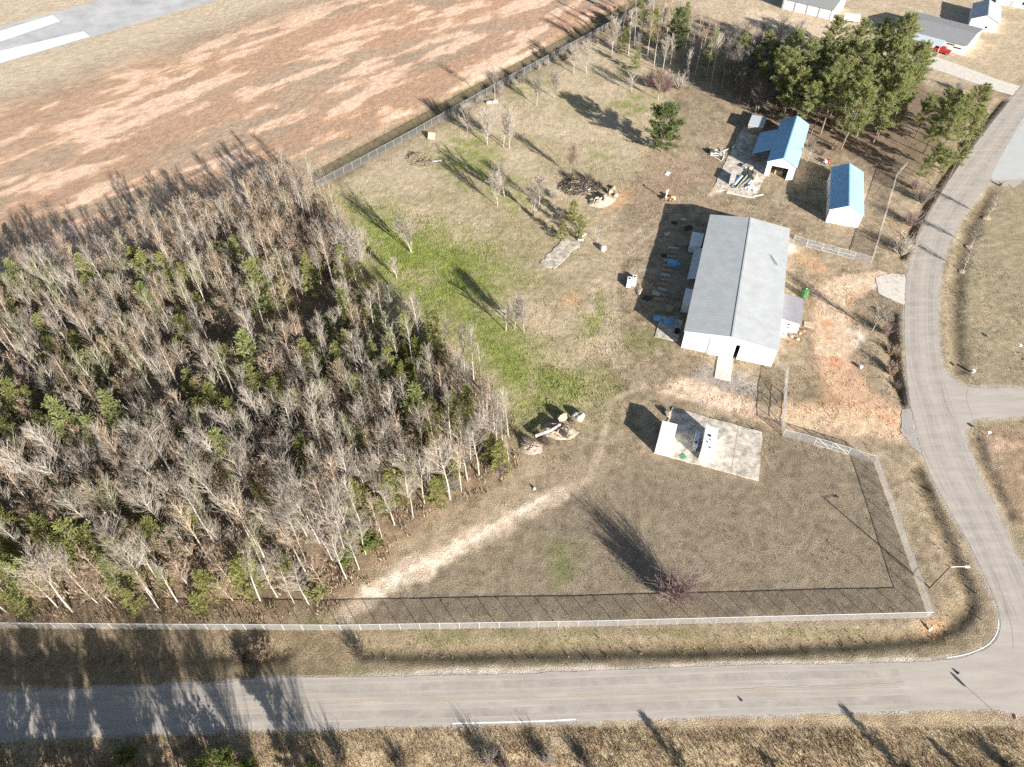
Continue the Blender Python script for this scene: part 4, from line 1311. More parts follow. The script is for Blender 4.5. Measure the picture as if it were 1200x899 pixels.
lt = thing('lean_to_shed', 'small shed with dull ribbed roof against the east side of the long building', 'shed', (*main_local(17.6, 11.0), 0), A1)
b = MB()
b.hexa([(0, 0, 0), (4.0, 0, 0), (4.0, 7.8, 0), (0, 7.8, 0), (0, 0, 3.0), (4.0, 0, 2.5), (4.0, 7.8, 2.5), (0, 7.8, 3.0)])
b.build('wall', M['white_wall'], lt)
b = MB()
b.hexa([(0, -.1, 3.06), (4.3, -.1, 2.5), (4.3, 8.0, 2.5), (0, 8.0, 3.06), (0, -.1, 3.16), (4.3, -.1, 2.6), (4.3, 8.0, 2.6), (0, 8.0, 3.16)])
b.build('roof', M['roof_lean'], lt)
MB().box((2.0, -.03, 1.9), (.5, .05, .4)).box((2.1, -.04, 1.1), (.3, .07, .3)).build('vent', M['dark'], lt)
t_ = thing('white_cabinet', 'white utility cabinet in front of the small ribbed roof shed', 'cabinet', (*main_local(18.9, 9.6), 0), A1)
MB().box((0, 0, .75), (1.3, 1.1, 1.5)).build('cabinet', M['white'], t_)
MB().box((0, 0, 1.53), (1.4, 1.2, .06)).build('lid', M['white'], t_)
MB().box((.1, -.56, 1.0), (.3, .03, .35)).build('vent', M['dark'], t_)
t_ = thing('utility_bin', 'dark green rounded bin behind the small ribbed roof shed', 'bin', (*at(941.5, 347), 0), A1)
MB().tube((0, 0, 0), (0, 0, 1.7), .82, .85, 10).build('body', M['green_paint'], t_)
MB().tube((0, 0, 1.7), (0, 0, 1.95), .85, .35, 10).build('lid', M['green_paint'], t_)
MB().ball((.1, .1, 1.97), .14, 2, .05, 1).build('knob', M['white'], t_)
tag(MB().box((0, 0, .08), (1.9, 1.7, .16)).build('wooden_platform', M['ply'], None, (*at(948, 381), 0), A1), 'low tan wooden step platform beside the small ribbed roof shed', 'platform')
for i, (px, py) in enumerate([(928, 395), (932, 390), (938, 391), (926, 402), (935, 398), (942, 388)]):
    tag(MB().ball((0, 0, .1), random.uniform(.25, .4), i, .3, 1, 0, (1.4, 1, .6)).build('brick_rubble', M['rust'] if i % 2 else M['ply'], None, (*at(px, py), 0)), 'lump of orange rubble scattered in front of the small shed', 'rubble', 'orange rubble by the shed')

struct(MB().box((0, 0, .05), (3.0, 6.0, .14)).build('concrete_ramp', M['concrete_light'], None, (*at(848.5, 432), 0), A1))

# barn with the light roof tinted shade blue
A2 = math.radians(-23)
bf = at(895.2, 205.5)
barn = thing('barn', 'white barn with light roof tinted shade blue, open front bay and a side wing', 'barn', (*bf, 0), A2)
shell(barn, 7.0, 23.0, 4.0, 5.7, M['white_wall'], [(1.2, 5.4, 3.1)])
gable_roof(barn, 7.0, 23.0, 4.0, 5.7, M['roof_blue_tint'], .25)
b = MB()
sl = 1.7 / 3.5
b.hexa([(-4.6, 6.0, 1.9), (-.3, 6.0, 3.87), (-.3, 17.5, 3.87), (-4.6, 17.5, 1.9), (-4.6, 6.0, 2.02), (-.3, 6.0, 3.99), (-.3, 17.5, 3.99), (-4.6, 17.5, 2.02)])
b.build('wing_roof', M['roof_blue_tint'], barn)
for y in (6.3, 11.7, 17.2):
    MB().box((-4.4, y, .98), (.16, .16, 1.95)).build('post', M['wood'], barn)
MB().box((3.3, 2.6, .5), (2.0, 1.8, 1.0)).build('stored_crate', M['ply'], barn)
MB().box((3.5, -0.03, 3.98), (7.3, .05, .1)).build('trim', M['white'], barn)
A3 = math.radians(-18)
sf = at(967.2, 260.5)
shed = thing('shed', 'white shed with light gable roof tinted shade blue standing alone by the east fence', 'shed', (*sf, 0), A3)
shell(shed, 7.3, 19.0, 3.6, 5.3, M['white_wall'])
gable_roof(shed, 7.3, 19.0, 3.6, 5.3, M['roof_blue_tint'], .22)
MB().box((3.65, -.03, 3.58), (7.5, .05, .08)).build('trim', M['white'], shed)
MB().box((-.05, 9, 1.05), (.08, 1.0, 2.0)).build('side_door', M['grey_trim'], shed)
t_ = thing('storage_shed', 'small pale flat roofed shed at the back of the barn slab', 'shed', (*at(874.7, 156), 0), A2)
MB().box((1.9, 3.0, 1.15), (3.7, 5.9, 2.3)).build('wall', M['wood'], t_)
MB().box((1.9, 3.0, 2.38), (4.1, 6.3, .12)).build('roof', M['roof_awning'], t_)
barn_slab = poly_at([(872, 148), (852, 186), (836, 220), (862, 227), (884, 233), (897, 207), (918, 158)])
struct(MB().prism(wobble_poly(barn_slab[::-1] if sdf(np.array([0.]), np.array([0.]), barn_slab)[0] < 0 else barn_slab, .8, .3, 9), -.2, .1).build('barn_slab', M['concrete']))
# the slab with two white boxes
slab = poly_at([(788, 478), (893, 507), (889, 564), (766, 531)])
struct(MB().prism(wobble_poly(slab[::-1], .7, .22, 8), -.3, .16).build('concrete_slab', M['concrete']))
b = MB()
for u in (.38, .74):
    p0, p1 = slab[0] + (slab[1] - slab[0]) * u, slab[3] + (slab[2] - slab[3]) * u
    ribbon(b, [p0, (p0 + p1) / 2, p1], .08, .166)
for u in (.5,):
    p0, p1 = slab[0] + (slab[3] - slab[0]) * u, slab[1] + (slab[2] - slab[1]) * u
    ribbon(b, [p0, (p0 + p1) / 2, p1], .07, .169)
struct(b.build('slab_joints', M['joint']))
A4 = math.radians(-20.5)


def cargo_box(name, label, loc, rz, w, L, h):
    o = thing(name, label, 'container', loc, rz)
    MB().box((w / 2, L / 2, h / 2), (w, L, h)).build('body', M['white_wall'], o)
    MB().box((w / 2, L / 2, h + .035), (w + .06, L + .06, .06)).build('roof', M['white'], o)
    for x, y in ((.06, .06), (w - .06, .06), (.06, L - .06), (w - .06, L - .06)):
        MB().box((x, y, h / 2), (.16, .16, h - .04)).build('corner_post', M['white'], o)
    MB().box((w / 2, -.03, h / 2 - .05), (w * .9, .05, h * .86)).build('end_door', M['white'], o)
    return o


ca = cargo_box('storage_container', 'plain white storage container at the west end of the slab', (24.85, 73.75, .16), math.radians(-18.5), 2.6, 5.3, 2.5)
cb_ = cargo_box('storage_container', 'white box with dark round roof vents in the middle of the slab', (32.2, 72.3, .16), math.radians(-18.5), 2.1, 5.7, 2.5)
for x, y, r in ((.9, 3.6, .24), (1.1, 2.7, .1), (.7, 2.1, .11), (1.3, 1.0, .12)):
    MB().tube((x, y, 2.5), (x, y, 2.66), r, r, 10).build('roof_vent', M['dark'], cb_)
t_ = thing('cooling_unit', 'white boxy unit mounted on the shaded side of the vented box', 'unit', (31.55, 74.0, .16), math.radians(-18.5))
MB().box((.1, 1.5, 1.5), (.75, 3.0, .9)).box((.1, 1.5, .5), (.5, 2.6, 1.0)).build('housing', M['white'], t_)
MB().tube((.1, .6, 1.95), (.1, .6, 2.0), .2, .2, 10).build('fan', M['dark'], t_)
tag(MB().ball((0, 0, .55), .55, 3, .3, 2, 0, (1, 1.5, .75)).build('rubble_heap', M['rock'], None, (*at(782, 486), 0)), 'small sandy rubble heap at the northwest corner of the slab', 'rubble')
tag(MB().box((0, 0, .03), (1.0, .8, .05)).box((.2, .3, .08), (.7, .3, .05), .4).build('green_sheet', mat('green sheet', (.08, .3, .18), .6, .2, 2), None, (*at(800, 536), .165), .3), 'scrap of green sheeting on the slab between two white boxes', 'sheet')

# houses at the top of the picture
ha = thing('garage_building', 'white four bay garage building at the top of the yard', 'garage', (97.2, 272.5, 0), math.radians(-36))
shell(ha, 18.0, 14, 3.3, 5.2, M['white'], (), .16, 'x')
gable_roof(ha, 18.0, 14, 3.3, 5.2, M['roof_house'], .3, .12, 'x')
for k in range(4):
    MB().box((2.5 + 4.35 * k, -.04, 1.45), (3.7, .07, 2.8)).build('garage_door', M['white_wall'], ha)
for k in range(5):
    MB().box((.32 + 4.35 * k, -.05, 1.6), (.34, .09, 3.1)).build('pilaster', M['grey_trim'], ha)

fr, fl = np.array(at(1127.5, 65)), np.array(at(1046, 43))
ux = (fr - fl); wB = np.linalg.norm(ux); aB = math.atan2(ux[1], ux[0])
hb = thing('long_house', 'long low house with grey roof, front carport and red truck outside', 'house', (*fl, 0), aB)
shell(hb, wB, 17, 3.1, 4.3, M['white'], (), .16, 'x')
gable_roof(hb, wB, 17, 3.1, 4.3, M['roof_house'], .3, .12, 'x')
b = MB()
b.hexa([(5, -4.2, 2.35), (wB * .72, -4.2, 2.35), (wB * .72, -.3, 2.95), (5, -.3, 2.95), (5, -4.2, 2.45), (wB * .72, -4.2, 2.45), (wB * .72, -.3, 3.05), (5, -.3, 3.05)])
b.build('carport_roof', M['roof_awning'], hb)
for k in range(5):
    MB().box((5.3 + k * (wB * .72 - 5.6) / 4, -4.0, 1.18), (.14, .14, 2.36)).build('carport_post', M['white'], hb)
for x, y in ((.80, 2.3), (.90, 1.75)):
    MB().box((wB * x, -.03, y), (wB * .10, .05, .32)).build('window', M['dark'], hb)
MB().box((wB * .3, -.03, 1.05), (1.0, .05, 2.1)).build('door', M['grey_trim'], hb)
t_ = at(1110, 33, 4)
hc = thing('small_house', 'small white house with steep pale metal roof behind the long house', 'house', (*at(1133.5, 33.5), 0), math.radians(-26))
shell(hc, 8.6, 15, 3.2, 5.0, M['white'])
gable_roof(hc, 8.6, 15, 3.2, 5.0, M['roof_awning'], .3)
MB().box((5.4, -.03, 1.3), (.7, .05, .7)).build('window', M['dark'], hc)
hd = thing('corner_house', 'white house with grey roof cut by the top right corner', 'house', (*at(1166, 5), 0), math.radians(-24))
shell(hd, 14, 9, 3.0, 4.6, M['white'], (), .16, 'x')
gable_roof(hd, 14, 9, 3.0, 4.6, M['roof_house'], .3, .12, 'x')
MB().box((9.5, -.03, 1.5), (2.4, .05, 1.1)).build('window', M['glass'], hd)
MB().box((5, -.03, 1.05), (1.0, .05, 2.1)).build('door', M['grey_trim'], hd)


def wheels(root, pts_, r, w, rim=True):
    for x, y in pts_:
        o = MB().tube((x, y - w / 2, r), (x, y + w / 2, r), r, r, 14).build('wheel', M['tyre'], root)
        MB().tube((x, y - w / 2 - .01, r), (x, y + w / 2 + .01, r), r * .5, r * .5, 10).build('rim', M['galv'], o)


tr = thing('pickup_truck', 'red pickup truck parked outside the long grey roofed house', 'truck', (*at(1103, 62), .05), math.radians(-40))
b = MB()
b.box((0, 0, .75), (5.2, 1.9, .55)).hexa([(-.9, -.9, 1.02), (1.2, -.9, 1.02), (1.2, .9, 1.02), (-.9, .9, 1.02), (-.6, -.75, 1.85), (.6, -.75, 1.85), (.6, .75, 1.85), (-.6, .75, 1.85)])
b.box((1.85, 0, 1.1), (1.4, 1.75, .2)).box((-1.75, .88, 1.15), (1.7, .12, .35)).box((-1.75, -.88, 1.15), (1.7, .12, .35)).box((-2.54, 0, 1.15), (.1, 1.7, .35))
b.build('body', M['red'], tr)
MB().hexa([(1.22, -.78, 1.06), (1.25, -.78, 1.06), (1.25, .78, 1.06), (1.22, .78, 1.06), (.66, -.68, 1.8), (.69, -.68, 1.8), (.69, .68, 1.8), (.66, .68, 1.8)]).build('windscreen', M['glass'], tr)
for s in (-1, 1):
    MB().box((2.62, s * .7, .85), (.05, .3, .18)).build('headlight', M['white'], tr)
MB().box((2.64, 0, .55), (.12, 1.9, .18)).build('bumper', M['galv'], tr)
wheels(tr, [(1.7, .85), (1.7, -.85), (-1.7, .85), (-1.7, -.85)], .4, .26)
tl = thing('utility_trailer', 'white trailer parked on the sand right of the garage building', 'trailer', (*at(997, 25), 0), math.radians(-12))
MB().box((0, 0, 1.3), (5.0, 2.1, 1.7)).build('body', M['white'], tl)
MB().tube((-2.4, 0, .5), (-4.0, 0, .5), .07, .07, 6).build('drawbar', M['grey_trim'], tl)
wheels(tl, [(.5, 1.08), (.5, -1.08)], .38, .22)
tag(MB().box((0, 0, .35), (2.4, 1.2, .6)).box((0, 0, .7), (2.0, .9, .15)).build('white_crate', M['white'], None, (*at(983, 29), 0), -.3), 'low white crate on the sand left of the white trailer', 'crate')


# ------------------------------------------------------------------ fences and gates
def mesh_run(b, uvs, a, c, h, z0=0.03):
    o = len(b.v)
    a, c = np.asarray(a, float), np.asarray(c, float)
    L = np.linalg.norm(c - a)
    n = max(1, int(L / 6))
    u0 = 0
    for i in range(n):
        p, q = a + (c - a) * i / n, a + (c - a) * (i + 1) / n
        u1 = u0 + L / n
        zp, zq = gz1(*p), gz1(*q)
        b.add([(p[0], p[1], zp + z0), (q[0], q[1], zq + z0), (q[0], q[1], zq + h), (p[0], p[1], zp + h)], [(0, 1, 2, 3)])
        uvs += [(u0, 0), (u1, 0), (u1, h), (u0, h)]
        u0 = u1


def set_uv(o, uvs):
    l = o.data.uv_layers.new(name='UVMap')
    l.data.foreach_set('uv', np.array(uvs, np.float32).ravel())


def fence(label, pts_, h, gap, m='chain', rail=.045, post=.045, group=None):
    P = [np.asarray(p, float) for p in pts_]
    org = P[0]
    root = thing('chain_link_fence', label, 'fence', (org[0], org[1], 0), 0, group)
    npost = sum(max(1, round(np.linalg.norm(P[i + 1] - P[i]) / gap)) for i in range(len(P) - 1)) + 1
    pm = M['galv_dull'] if m == 'chain_dense' else M['galv']
    first = MB().tube((0, 0, -.3), (0, 0, h + .06), post, post, 7).mesh('post', pm)
    rb = MB()
    for i in range(len(P) - 1):
        a, c = P[i], P[i + 1]
        k = max(1, round(np.linalg.norm(c - a) / gap))
        for j in range(k + (1 if i == len(P) - 2 else 0)):
            q = a + (c - a) * j / k
            inst('post', first, root, (q[0] - org[0], q[1] - org[1], gz1(*q)))
        rb.tube((a[0] - org[0], a[1] - org[1], h), (c[0] - org[0], c[1] - org[1], h), rail, rail, 6)
        b, uv = MB(), []
        mesh_run(b, uv, a, c, h)
        b.v = [(v[0] - org[0], v[1] - org[1], v[2]) for v in b.v]
        o = b.build('wire_mesh', M[m], root)
        set_uv(o, uv)
    rb.build('top_rail', pm, root)
    return root


def gate(label, a, c, h, n=2, m='chain'):
    a, c = np.asarray(a, float), np.asarray(c, float)
    root = thing('gate', label, 'gate', (a[0], a[1], 0), math.atan2(c[1] - a[1], c[0] - a[0]))
    L = np.linalg.norm(c - a) / n
    for k in range(n):
        x0, x1 = k * L + .08, (k + 1) * L - .08
        b = MB()
        for p, q in (((x0, 0, .1), (x1, 0, .1)), ((x0, 0, h), (x1, 0, h)), ((x0, 0, .1), (x0, 0, h)), ((x1, 0, .1), (x1, 0, h)), ((x0, 0, h / 2), (x1, 0, h / 2)), ((x0, 0, .1), (x1, 0, h))):
            b.tube(p, q, .05, .05, 6)
        o = b.build('gate_leaf', M['galv'], root)
        w = MB().add([(x0, 0, .1), (x1, 0, .1), (x1, 0, h), (x0, 0, h)], [(0, 1, 2, 3)]).build('wire_mesh', M[m], o)
        set_uv(w, [(x0, 0), (x1, 0), (x1, h), (x0, h)])
    return root


FH = 1.95
corner = at(1088, 724)
fence('long chain link fence along the front road with its corner by the light pole', [at(-60, 736), at(0, 736.5), at(200, 738), at(400, 739), at(700, 734), corner], FH, 2.9)
fence('chain link fence climbing from the front corner beside the curving road', [corner, at(1055, 630), at(1024, 543), at(993, 533)], FH, 3.0)
gate('double chain link gate in the short fence south of the dirt drive', at(993, 533), at(953, 521), FH)
fence('short chain link fence from the double gate to the drive corner', [at(953, 521), at(917, 511), at(916, 500)], FH, 2.6)
gate('double chain link gate across the dirt drive', at(916, 500), at(919, 462), FH)
fence('short chain link fence from the drive gate to the long building', [at(919, 462), at(921, 437), at(908, 431)], FH, 2.6)
fence('chain link stub from the long building to the upper gate', [at(929, 284), at(944, 289)], FH, 2.6)
gate('double chain link gate above the concrete apron', at(944, 289), at(1000, 304), FH, 3)
fence('chain link fence beside the white shed running to the pines', [at(1000, 304), at(1020, 310), at(1036, 255), at(1049, 209), at(1062, 194)], FH, 2.8)
fence('tall dense chain link fence between meadow and bare red field', [at(372, 221), at(480, 163), at(600, 95), at(700, 41), at(770, 2), at(800, -16)], 2.1, 3.0, 'chain_dense')

# ------------------------------------------------------------------ street light, sign, small roadside things
lb = at(1090, 689)
st = thing('street_light', 'tall street light with long arm beside the front fence corner', 'street light', (*lb, 0), 0)
MB().tube((0, 0, -.2), (0, 0, 6.7), .14, .09, 10).build('pole', M['pole_wood'], st)
arm = MB()
arm.tube((0, 0, 6.6), (1.4, -.02, 6.75), .05, .045, 8).tube((1.4, -.02, 6.75), (2.1, -.05, 6.75), .045, .045, 8)
arm.build('arm', M['white'], st)
MB().box((2.35, -.05, 6.74), (.75, .28, .14)).build('lamp_head', M['white'], st)

sg = thing('stop_sign', 'red octagonal stop sign facing left at the road corner', 'sign', (*at(1178, 846), gz1(*at(1178, 846))), 0)
hz_ = -gz1(*at(1178, 846)) * 0
MB().tube((0, 0, -.3), (0, 0, 2.3), .035, .035, 7).build('post', M['galv'], sg)
oc = [(math.cos(math.radians(22.5 + 45 * k)), math.sin(math.radians(22.5 + 45 * k))) for k in range(8)]


def oct_plate(r, x0, x1):
    b = MB()
    vs = [(x0, y * r, 2.3 + z * r) for y, z in oc] + [(x1, y * r, 2.3 + z * r) for y, z in oc]
    fs = [(k, (k + 1) % 8, 8 + (k + 1) % 8, 8 + k) for k in range(8)] + [tuple(range(7, -1, -1)), tuple(range(8, 16))]
    return b.add(vs, fs)


oct_plate(.42, -.05, -.062).build('sign_plate', M['white'], sg)
pl = oct_plate(.39, -.062, -.066).build('sign_face', M['stop_red'], sg)
cu = bpy.data.curves.new('lettering', 'FONT')
cu.body, cu.size, cu.align_x, cu.align_y, cu.extrude = 'STOP', .29, 'CENTER', 'CENTER', .002
tmp = bpy.data.objects.new('lettering_src', cu)
COL.objects.link(tmp)
dg = bpy.context.evaluated_depsgraph_get()
lm = bpy.data.meshes.new_from_object(tmp.evaluated_get(dg))
bpy.data.objects.remove(tmp)
lm.materials.clear(); lm.materials.append(M['white'])
lo = bpy.data.objects.new('lettering', lm)
COL.objects.link(lo)
lo.parent = pl
lo.location = (-.071, 0, 2.3)
lo.rotation_euler = (math.radians(90), 0, math.radians(-90))


def marker(label, px, py, h=.9):
    o = thing('hydrant', label, 'hydrant', (*at(px, py), gz1(*at(px, py))), .4)
    MB().tube((0, 0, 0), (0, 0, h * .8), .17, .15, 10).build('barrel', M['white'], o)
    MB().ball((0, 0, h * .82), .19, 1, .02, 2).build('bonnet', M['white'], o)
    MB().tube((-.28, 0, h * .55), (.28, 0, h * .55), .08, .08, 8).build('nozzle', M['white'], o)
    return o


marker('small white hydrant on the verge outside the front fence corner', 1090, 737)
t_ = thing('mailbox', 'white mailbox on a post at the side street corner of the lawn', 'mailbox', (*at(1138, 440), gz1(*at(1138, 440))), .5)
MB().box((0, 0, .5), (.1, .1, 1.1)).build('post', M['wood'], t_)
MB().box((0, 0, 1.2), (.6, .28, .26)).tube((-.3, 0, 1.33), (.3, 0, 1.33), .14, .14, 10).build('box', M['white'], t_)
MB().box((.9, .5, .35), (.5, .3, .7)).build('newspaper_tube', M['white'], t_)
t_ = thing('mailbox', 'white mailbox below the side street on the clay lot', 'mailbox', (*at(1156, 511), gz1(*at(1156, 511))), .2)
MB().box((0, 0, .45), (.1, .1, 1.0)).build('post', M['wood'], t_)
MB().box((0, 0, 1.08), (.6, .3, .28)).build('box', M['white'], t_)
t_ = thing('marker_post', 'white topped marker post on the right hand lawn', 'post', (*at(1189, 414), 0))
MB().tube((0, 0, 0), (0, 0, 2.1), .04, .04, 6).tube((-.9, .5, 0), (-.9, .5, 2.2), .025, .025, 6).build('post', M['grey_trim'], t_)
MB().box((0, 0, 2.2), (.45, .4, .35)).build('cap', M['white'], t_)

# ------------------------------------------------------------------ yard clutter
def put(mb, name, mats, px, py, label, cat, rz=0.0, group=None, z=0.0):
    x, y = at(px, py)
    return tag(mb.build(name, mats, None, (x, y, gz1(x, y) + z), rz), label, cat, group)


# row of planks in the shade of the long building
rowA, rowB = np.array(at(790, 292)), np.array(at(772, 352))
for k in range(12):
    p = rowA + (rowB - rowA) * (k / 11)
    tag(MB().box((0, 0, .25), (random.uniform(1.9, 2.6), .55, .5)).build('timber_bundle', M['wood'] if k % 3 else M['galv'], None, (p[0] + random.uniform(-.3, .3), p[1], 0), A1 + random.uniform(-.12, .12)),
        'timber bundle laid in the row shaded by the long building', 'timber', 'timber bundles in the shade row')
put(MB().box((0, 0, .55), (2.0, 1.5, 1.1)).box((1.3, .2, .35), (.9, 1.1, .7)), 'tarp_covered_pile', M['blue_tarp'], 787, 311, 'blue tarped pile in the middle of the shaded timber row', 'tarp', A1)
put(MB().ball((0, 0, .3), .85, 5, .35, 2, 0, (1.3, 1, .6)), 'blue_tarp', M['blue_tarp'], 770, 374, 'crumpled blue tarp at the lower left of the shaded yard', 'tarp')
put(MB().ball((0, 0, .35), .95, 9, .4, 2, 0, (1.4, 1, .6)), 'blue_tarp', M['blue_tarp'], 784, 378, 'crumpled blue tarp right of another at the lower end of the shaded yard', 'tarp')
o = thing('pallet_stack', 'stack of wooden pallets above the blue tarps in the shade', 'pallet', (*at(784, 364), 0), A1)
for k in range(6):
    b = MB()
    for q in range(5):
        b.box((-.5 + .25 * q, 0, .13 + k * .15), (.16, 1.2, .025))
    for q in (-.5, 0, .5):
        b.box((0, q, .06 + k * .15), (1.15, .09, .1))
    b.build('pallet', M['wood_y'], o)
o = thing('box_trailer', 'white box trailer against the shaded west side of the long building', 'trailer', (*main_local(-3.4, 30.5), 0), A1)
MB().box((1.5, 2.6, 1.45), (2.6, 5.0, 2.1)).build('body', M['white'], o)
MB().box((1.5, -.9, .45), (.12, 1.6, .12)).build('drawbar', M['grey_trim'], o)
wheels(o, [(.15, 2.4), (2.85, 2.4)], .36, .22)
o = thing('side_awning', 'narrow pale awning along the shaded west wall of the long building', 'awning', (*main_local(-1.9, 18.5), 0), A1)
MB().hexa([(0, 0, 2.3), (1.85, 0, 2.9), (1.85, 11, 2.9), (0, 11, 2.3), (0, 0, 2.38), (1.85, 0, 2.98), (1.85, 11, 2.98), (0, 11, 2.38)]).build('roof', M['roof_awning'], o)
for y in (.2, 5.5, 10.8):
    MB().box((.15, y, 1.15), (.1, .1, 2.3)).build('post', M['grey_trim'], o)
o = thing('metal_cabinet', 'pale blue box standing against the shaded west wall', 'cabinet', (*main_local(-1.7, 10.5), 0), A1)
MB().box((.8, 2.2, 1.35), (1.6, 4.4, 2.7)).build('body', M['white'], o)
MB().box((.8, 2.2, 2.74), (1.7, 4.5, .06)).build('lid', M['white'], o)
struct(MB().box((0, 0, .05), (4.6, 6.5, .12)).build('yard_pad', M['concrete'], None, (*main_local(-3.2, 4.6), 0), A1))
put(MB().tube((0, 0, 0), (0, 0, .9), .55, .55, 12), 'water_barrel', M['tyre'], 793, 390, 'dark barrel near the front left corner of the long building', 'barrel')
for i, (px, py) in enumerate([(790, 262), (800, 258), (806, 268), (782, 275), (778, 300), (768, 345), (758, 350)]):
    put(MB().ball((0, 0, .25), random.uniform(.5, .9), 20 + i, .4, 2, 0, (1.4, 1, .5)), 'scrap_heap', M['concrete'] if i % 2 else M['char'], px, py, 'low scrap heap in the shade west of the long building', 'scrap', 0, 'scrap heaps in the shade')

# pale boxes and dirt left of the shade
for i, (px, py, w) in enumerate([(737, 333, 'left'), (743, 331, 'right')]):
    o = thing('white_tank', f'{w} one of two white tanks lying side by side on the grass', 'tank', (*at(px, py), 0), A1 + .1)
    MB().box((0, 0, .55), (.95, 2.7, .9)).build('body', M['white'], o)
    MB().tube((0, .7, 1.0), (0, .7, 1.08), .22, .22, 10).build('cap', M['dark'], o)
put(MB().ball((0, 0, 0), 1.1, 31, .3, 2, 0, (.7, 1.6, .35)), 'sand_heap', M['rock'], 749, 340, 'sandy heap between the white tanks and the shade', 'heap')
put(MB().box((0, 0, .03), (1.0, 1.7, .06)), 'white_sheet', M['white'], 782.5, 203.5, 'white sheet lying alone on the bare grass above the orange machine', 'sheet', -.5)

# orange machine with an upright beam
o = thing('log_splitter', 'rusty orange machine with upright pale beam at the shade corner', 'machine', (*at(783, 234), 0), .3)
MB().box((0, 0, .6), (2.3, .8, .35)).box((.8, 0, .95), (.8, .9, .5)).build('frame', M['rust'], o)
MB().box((-.7, .1, 1.5), (.22, .22, 2.4)).box((-.6, .1, 2.65), (.6, .26, .3), 0, 0, (0, -.5)).build('beam', M['white'], o)
MB().tube((-1.0, -.5, .5), (-1.6, -.9, .5), .05, .05, 6).build('tow_bar', M['dark'], o)
MB().ball((1.3, -.3, .5), .5, 3, .3, 2).build('engine', M['ply'], o)
wheels(o, [(.2, .6), (.2, -.6)], .38, .2)

# white pipes, lumber and scrap on the barn slab
for i in range(11):
    px, py = 843 + random.uniform(-7, 7), 182 + random.uniform(-6, 7)
    a = random.uniform(0, 3.14)
    put(MB().tube((-1.1, 0, .15 + .12 * (i % 4)), (1.1, 0, .2 + .12 * (i % 4)), .1, .1, 8), 'white_pipe', M['white'], px, py, 'white pipe in the loose heap left of the barn slab', 'pipe', a, 'white pipes in the heap')
put(MB().ball((0, 0, .2), 1.3, 41, .3, 2, 0, (1, 1, .5)), 'dark_heap', M['char'], 834, 179, 'dark heap beside the loose white pipes', 'heap')
for i in range(13):
    u = i / 12
    p = np.array(at(863 + 16 * u, 213 + 3 * u)) + RNG.normal(0, .15, 2)
    mm = [M['wood_y'], M['grey_trim'], M['white'], M['galv'], M['blue_tarp']][(i * 2) % 5 if i != 6 else 0]
    tag(MB().box((0, 0, .1), (.28, random.uniform(5.0, 8.0), .2)).build('lumber_board', mm, None, (p[0], p[1], .12 + (i % 3) * .2), math.radians(-38) + random.uniform(-.08, .08)), 'long board in the lumber stack on the slab before the barn', 'lumber', 'lumber stack on the barn slab')
o = thing('open_crate', 'dark crate at the left side of the lumber on the barn slab', 'crate', (*at(858, 212), .1), math.radians(-20))
MB().box((0, 0, .75), (1.2, 4.2, 1.5)).build('body', M['grey_trim'], o)
MB().box((0, 0, 1.53), (1.3, 4.3, .06)).build('lid', M['concrete_light'], o)
put(MB().ball((0, 0, .3), 1.3, 43, .3, 2, 0, (1, .9, .5)), 'white_scrap', M['rock_white'], 881, 222, 'heap of white scrap at the front right of the barn slab', 'scrap', 0, None, .1)
put(MB().ball((0, 0, .5), 1.6, 44, .3, 2, 0, (.8, 1.5, .5)), 'sand_heap', M['rock'], 882, 208, 'sand heap between lumber and barn door', 'heap')
put(MB().box((0, 0, .12), (6.2, .3, .22)), 'timber_beam', M['concrete_light'], 866, 229, 'long pale beam along the front edge of the barn slab', 'beam', math.radians(-22))
put(MB().box((0, 0, .12), (3.0, .3, .22)), 'timber_beam', M['concrete_light'], 888, 229.5, 'short pale beam pointing right off the barn slab corner', 'beam', math.radians(18))
for i in range(9):
    px, py = random.uniform(858, 885), random.uniform(165, 200)
    put(MB().box((0, 0, .3), (random.uniform(.6, 1.8), random.uniform(.6, 1.4), random.uniform(.4, .8))), 'junk_crate', [M['wood'], M['grey_trim'], M['galv']][i % 3], px, py, 'crate among the junk in the shade of the barn wing', 'crate', random.uniform(0, 3), 'junk on the barn slab', .1)
o = thing('riding_mower', 'red and white riding mower between barn and shed', 'mower', (*at(968, 191), 0), .6)
MB().box((.4, 0, .6), (1.0, .8, .5)).build('hood', M['red'], o)
MB().box((-.5, 0, .45), (.9, .9, .25)).box((-.6, 0, .8), (.5, .55, .5)).build('seat', M['white'], o)
wheels(o, [(.6, .45), (.6, -.45), (-.6, .5), (-.6, -.5)], .26, .2)

# broken slab, rubble and burnt brush
struct(MB().prism(wobble_poly(poly_at([(633, 309), (649, 317), (660, 306), (669, 297), (679, 287), (672, 283), (660, 281)]), .35, .7, 12), -.2, .14).build('broken_slab', M['slab_broken']))
put(MB().ball((0, 0, .35), .8, 51, .15, 2), 'round_block', M['rock_white'], 706.5, 292.5, 'round white block under the grey shrubby tree', 'block')
put(MB().box((0, 0, .3), (1.4, 1.0, .6)), 'white_block', M['rock_white'], 683.5, 275.5, 'squarish white block behind the broken slab', 'block', .5)
put(MB().box((0, 0, .2), (1.3, .8, .4)), 'white_block', M['rock_white'], 680, 281, 'flat white block at the broken slab corner', 'block', .2)


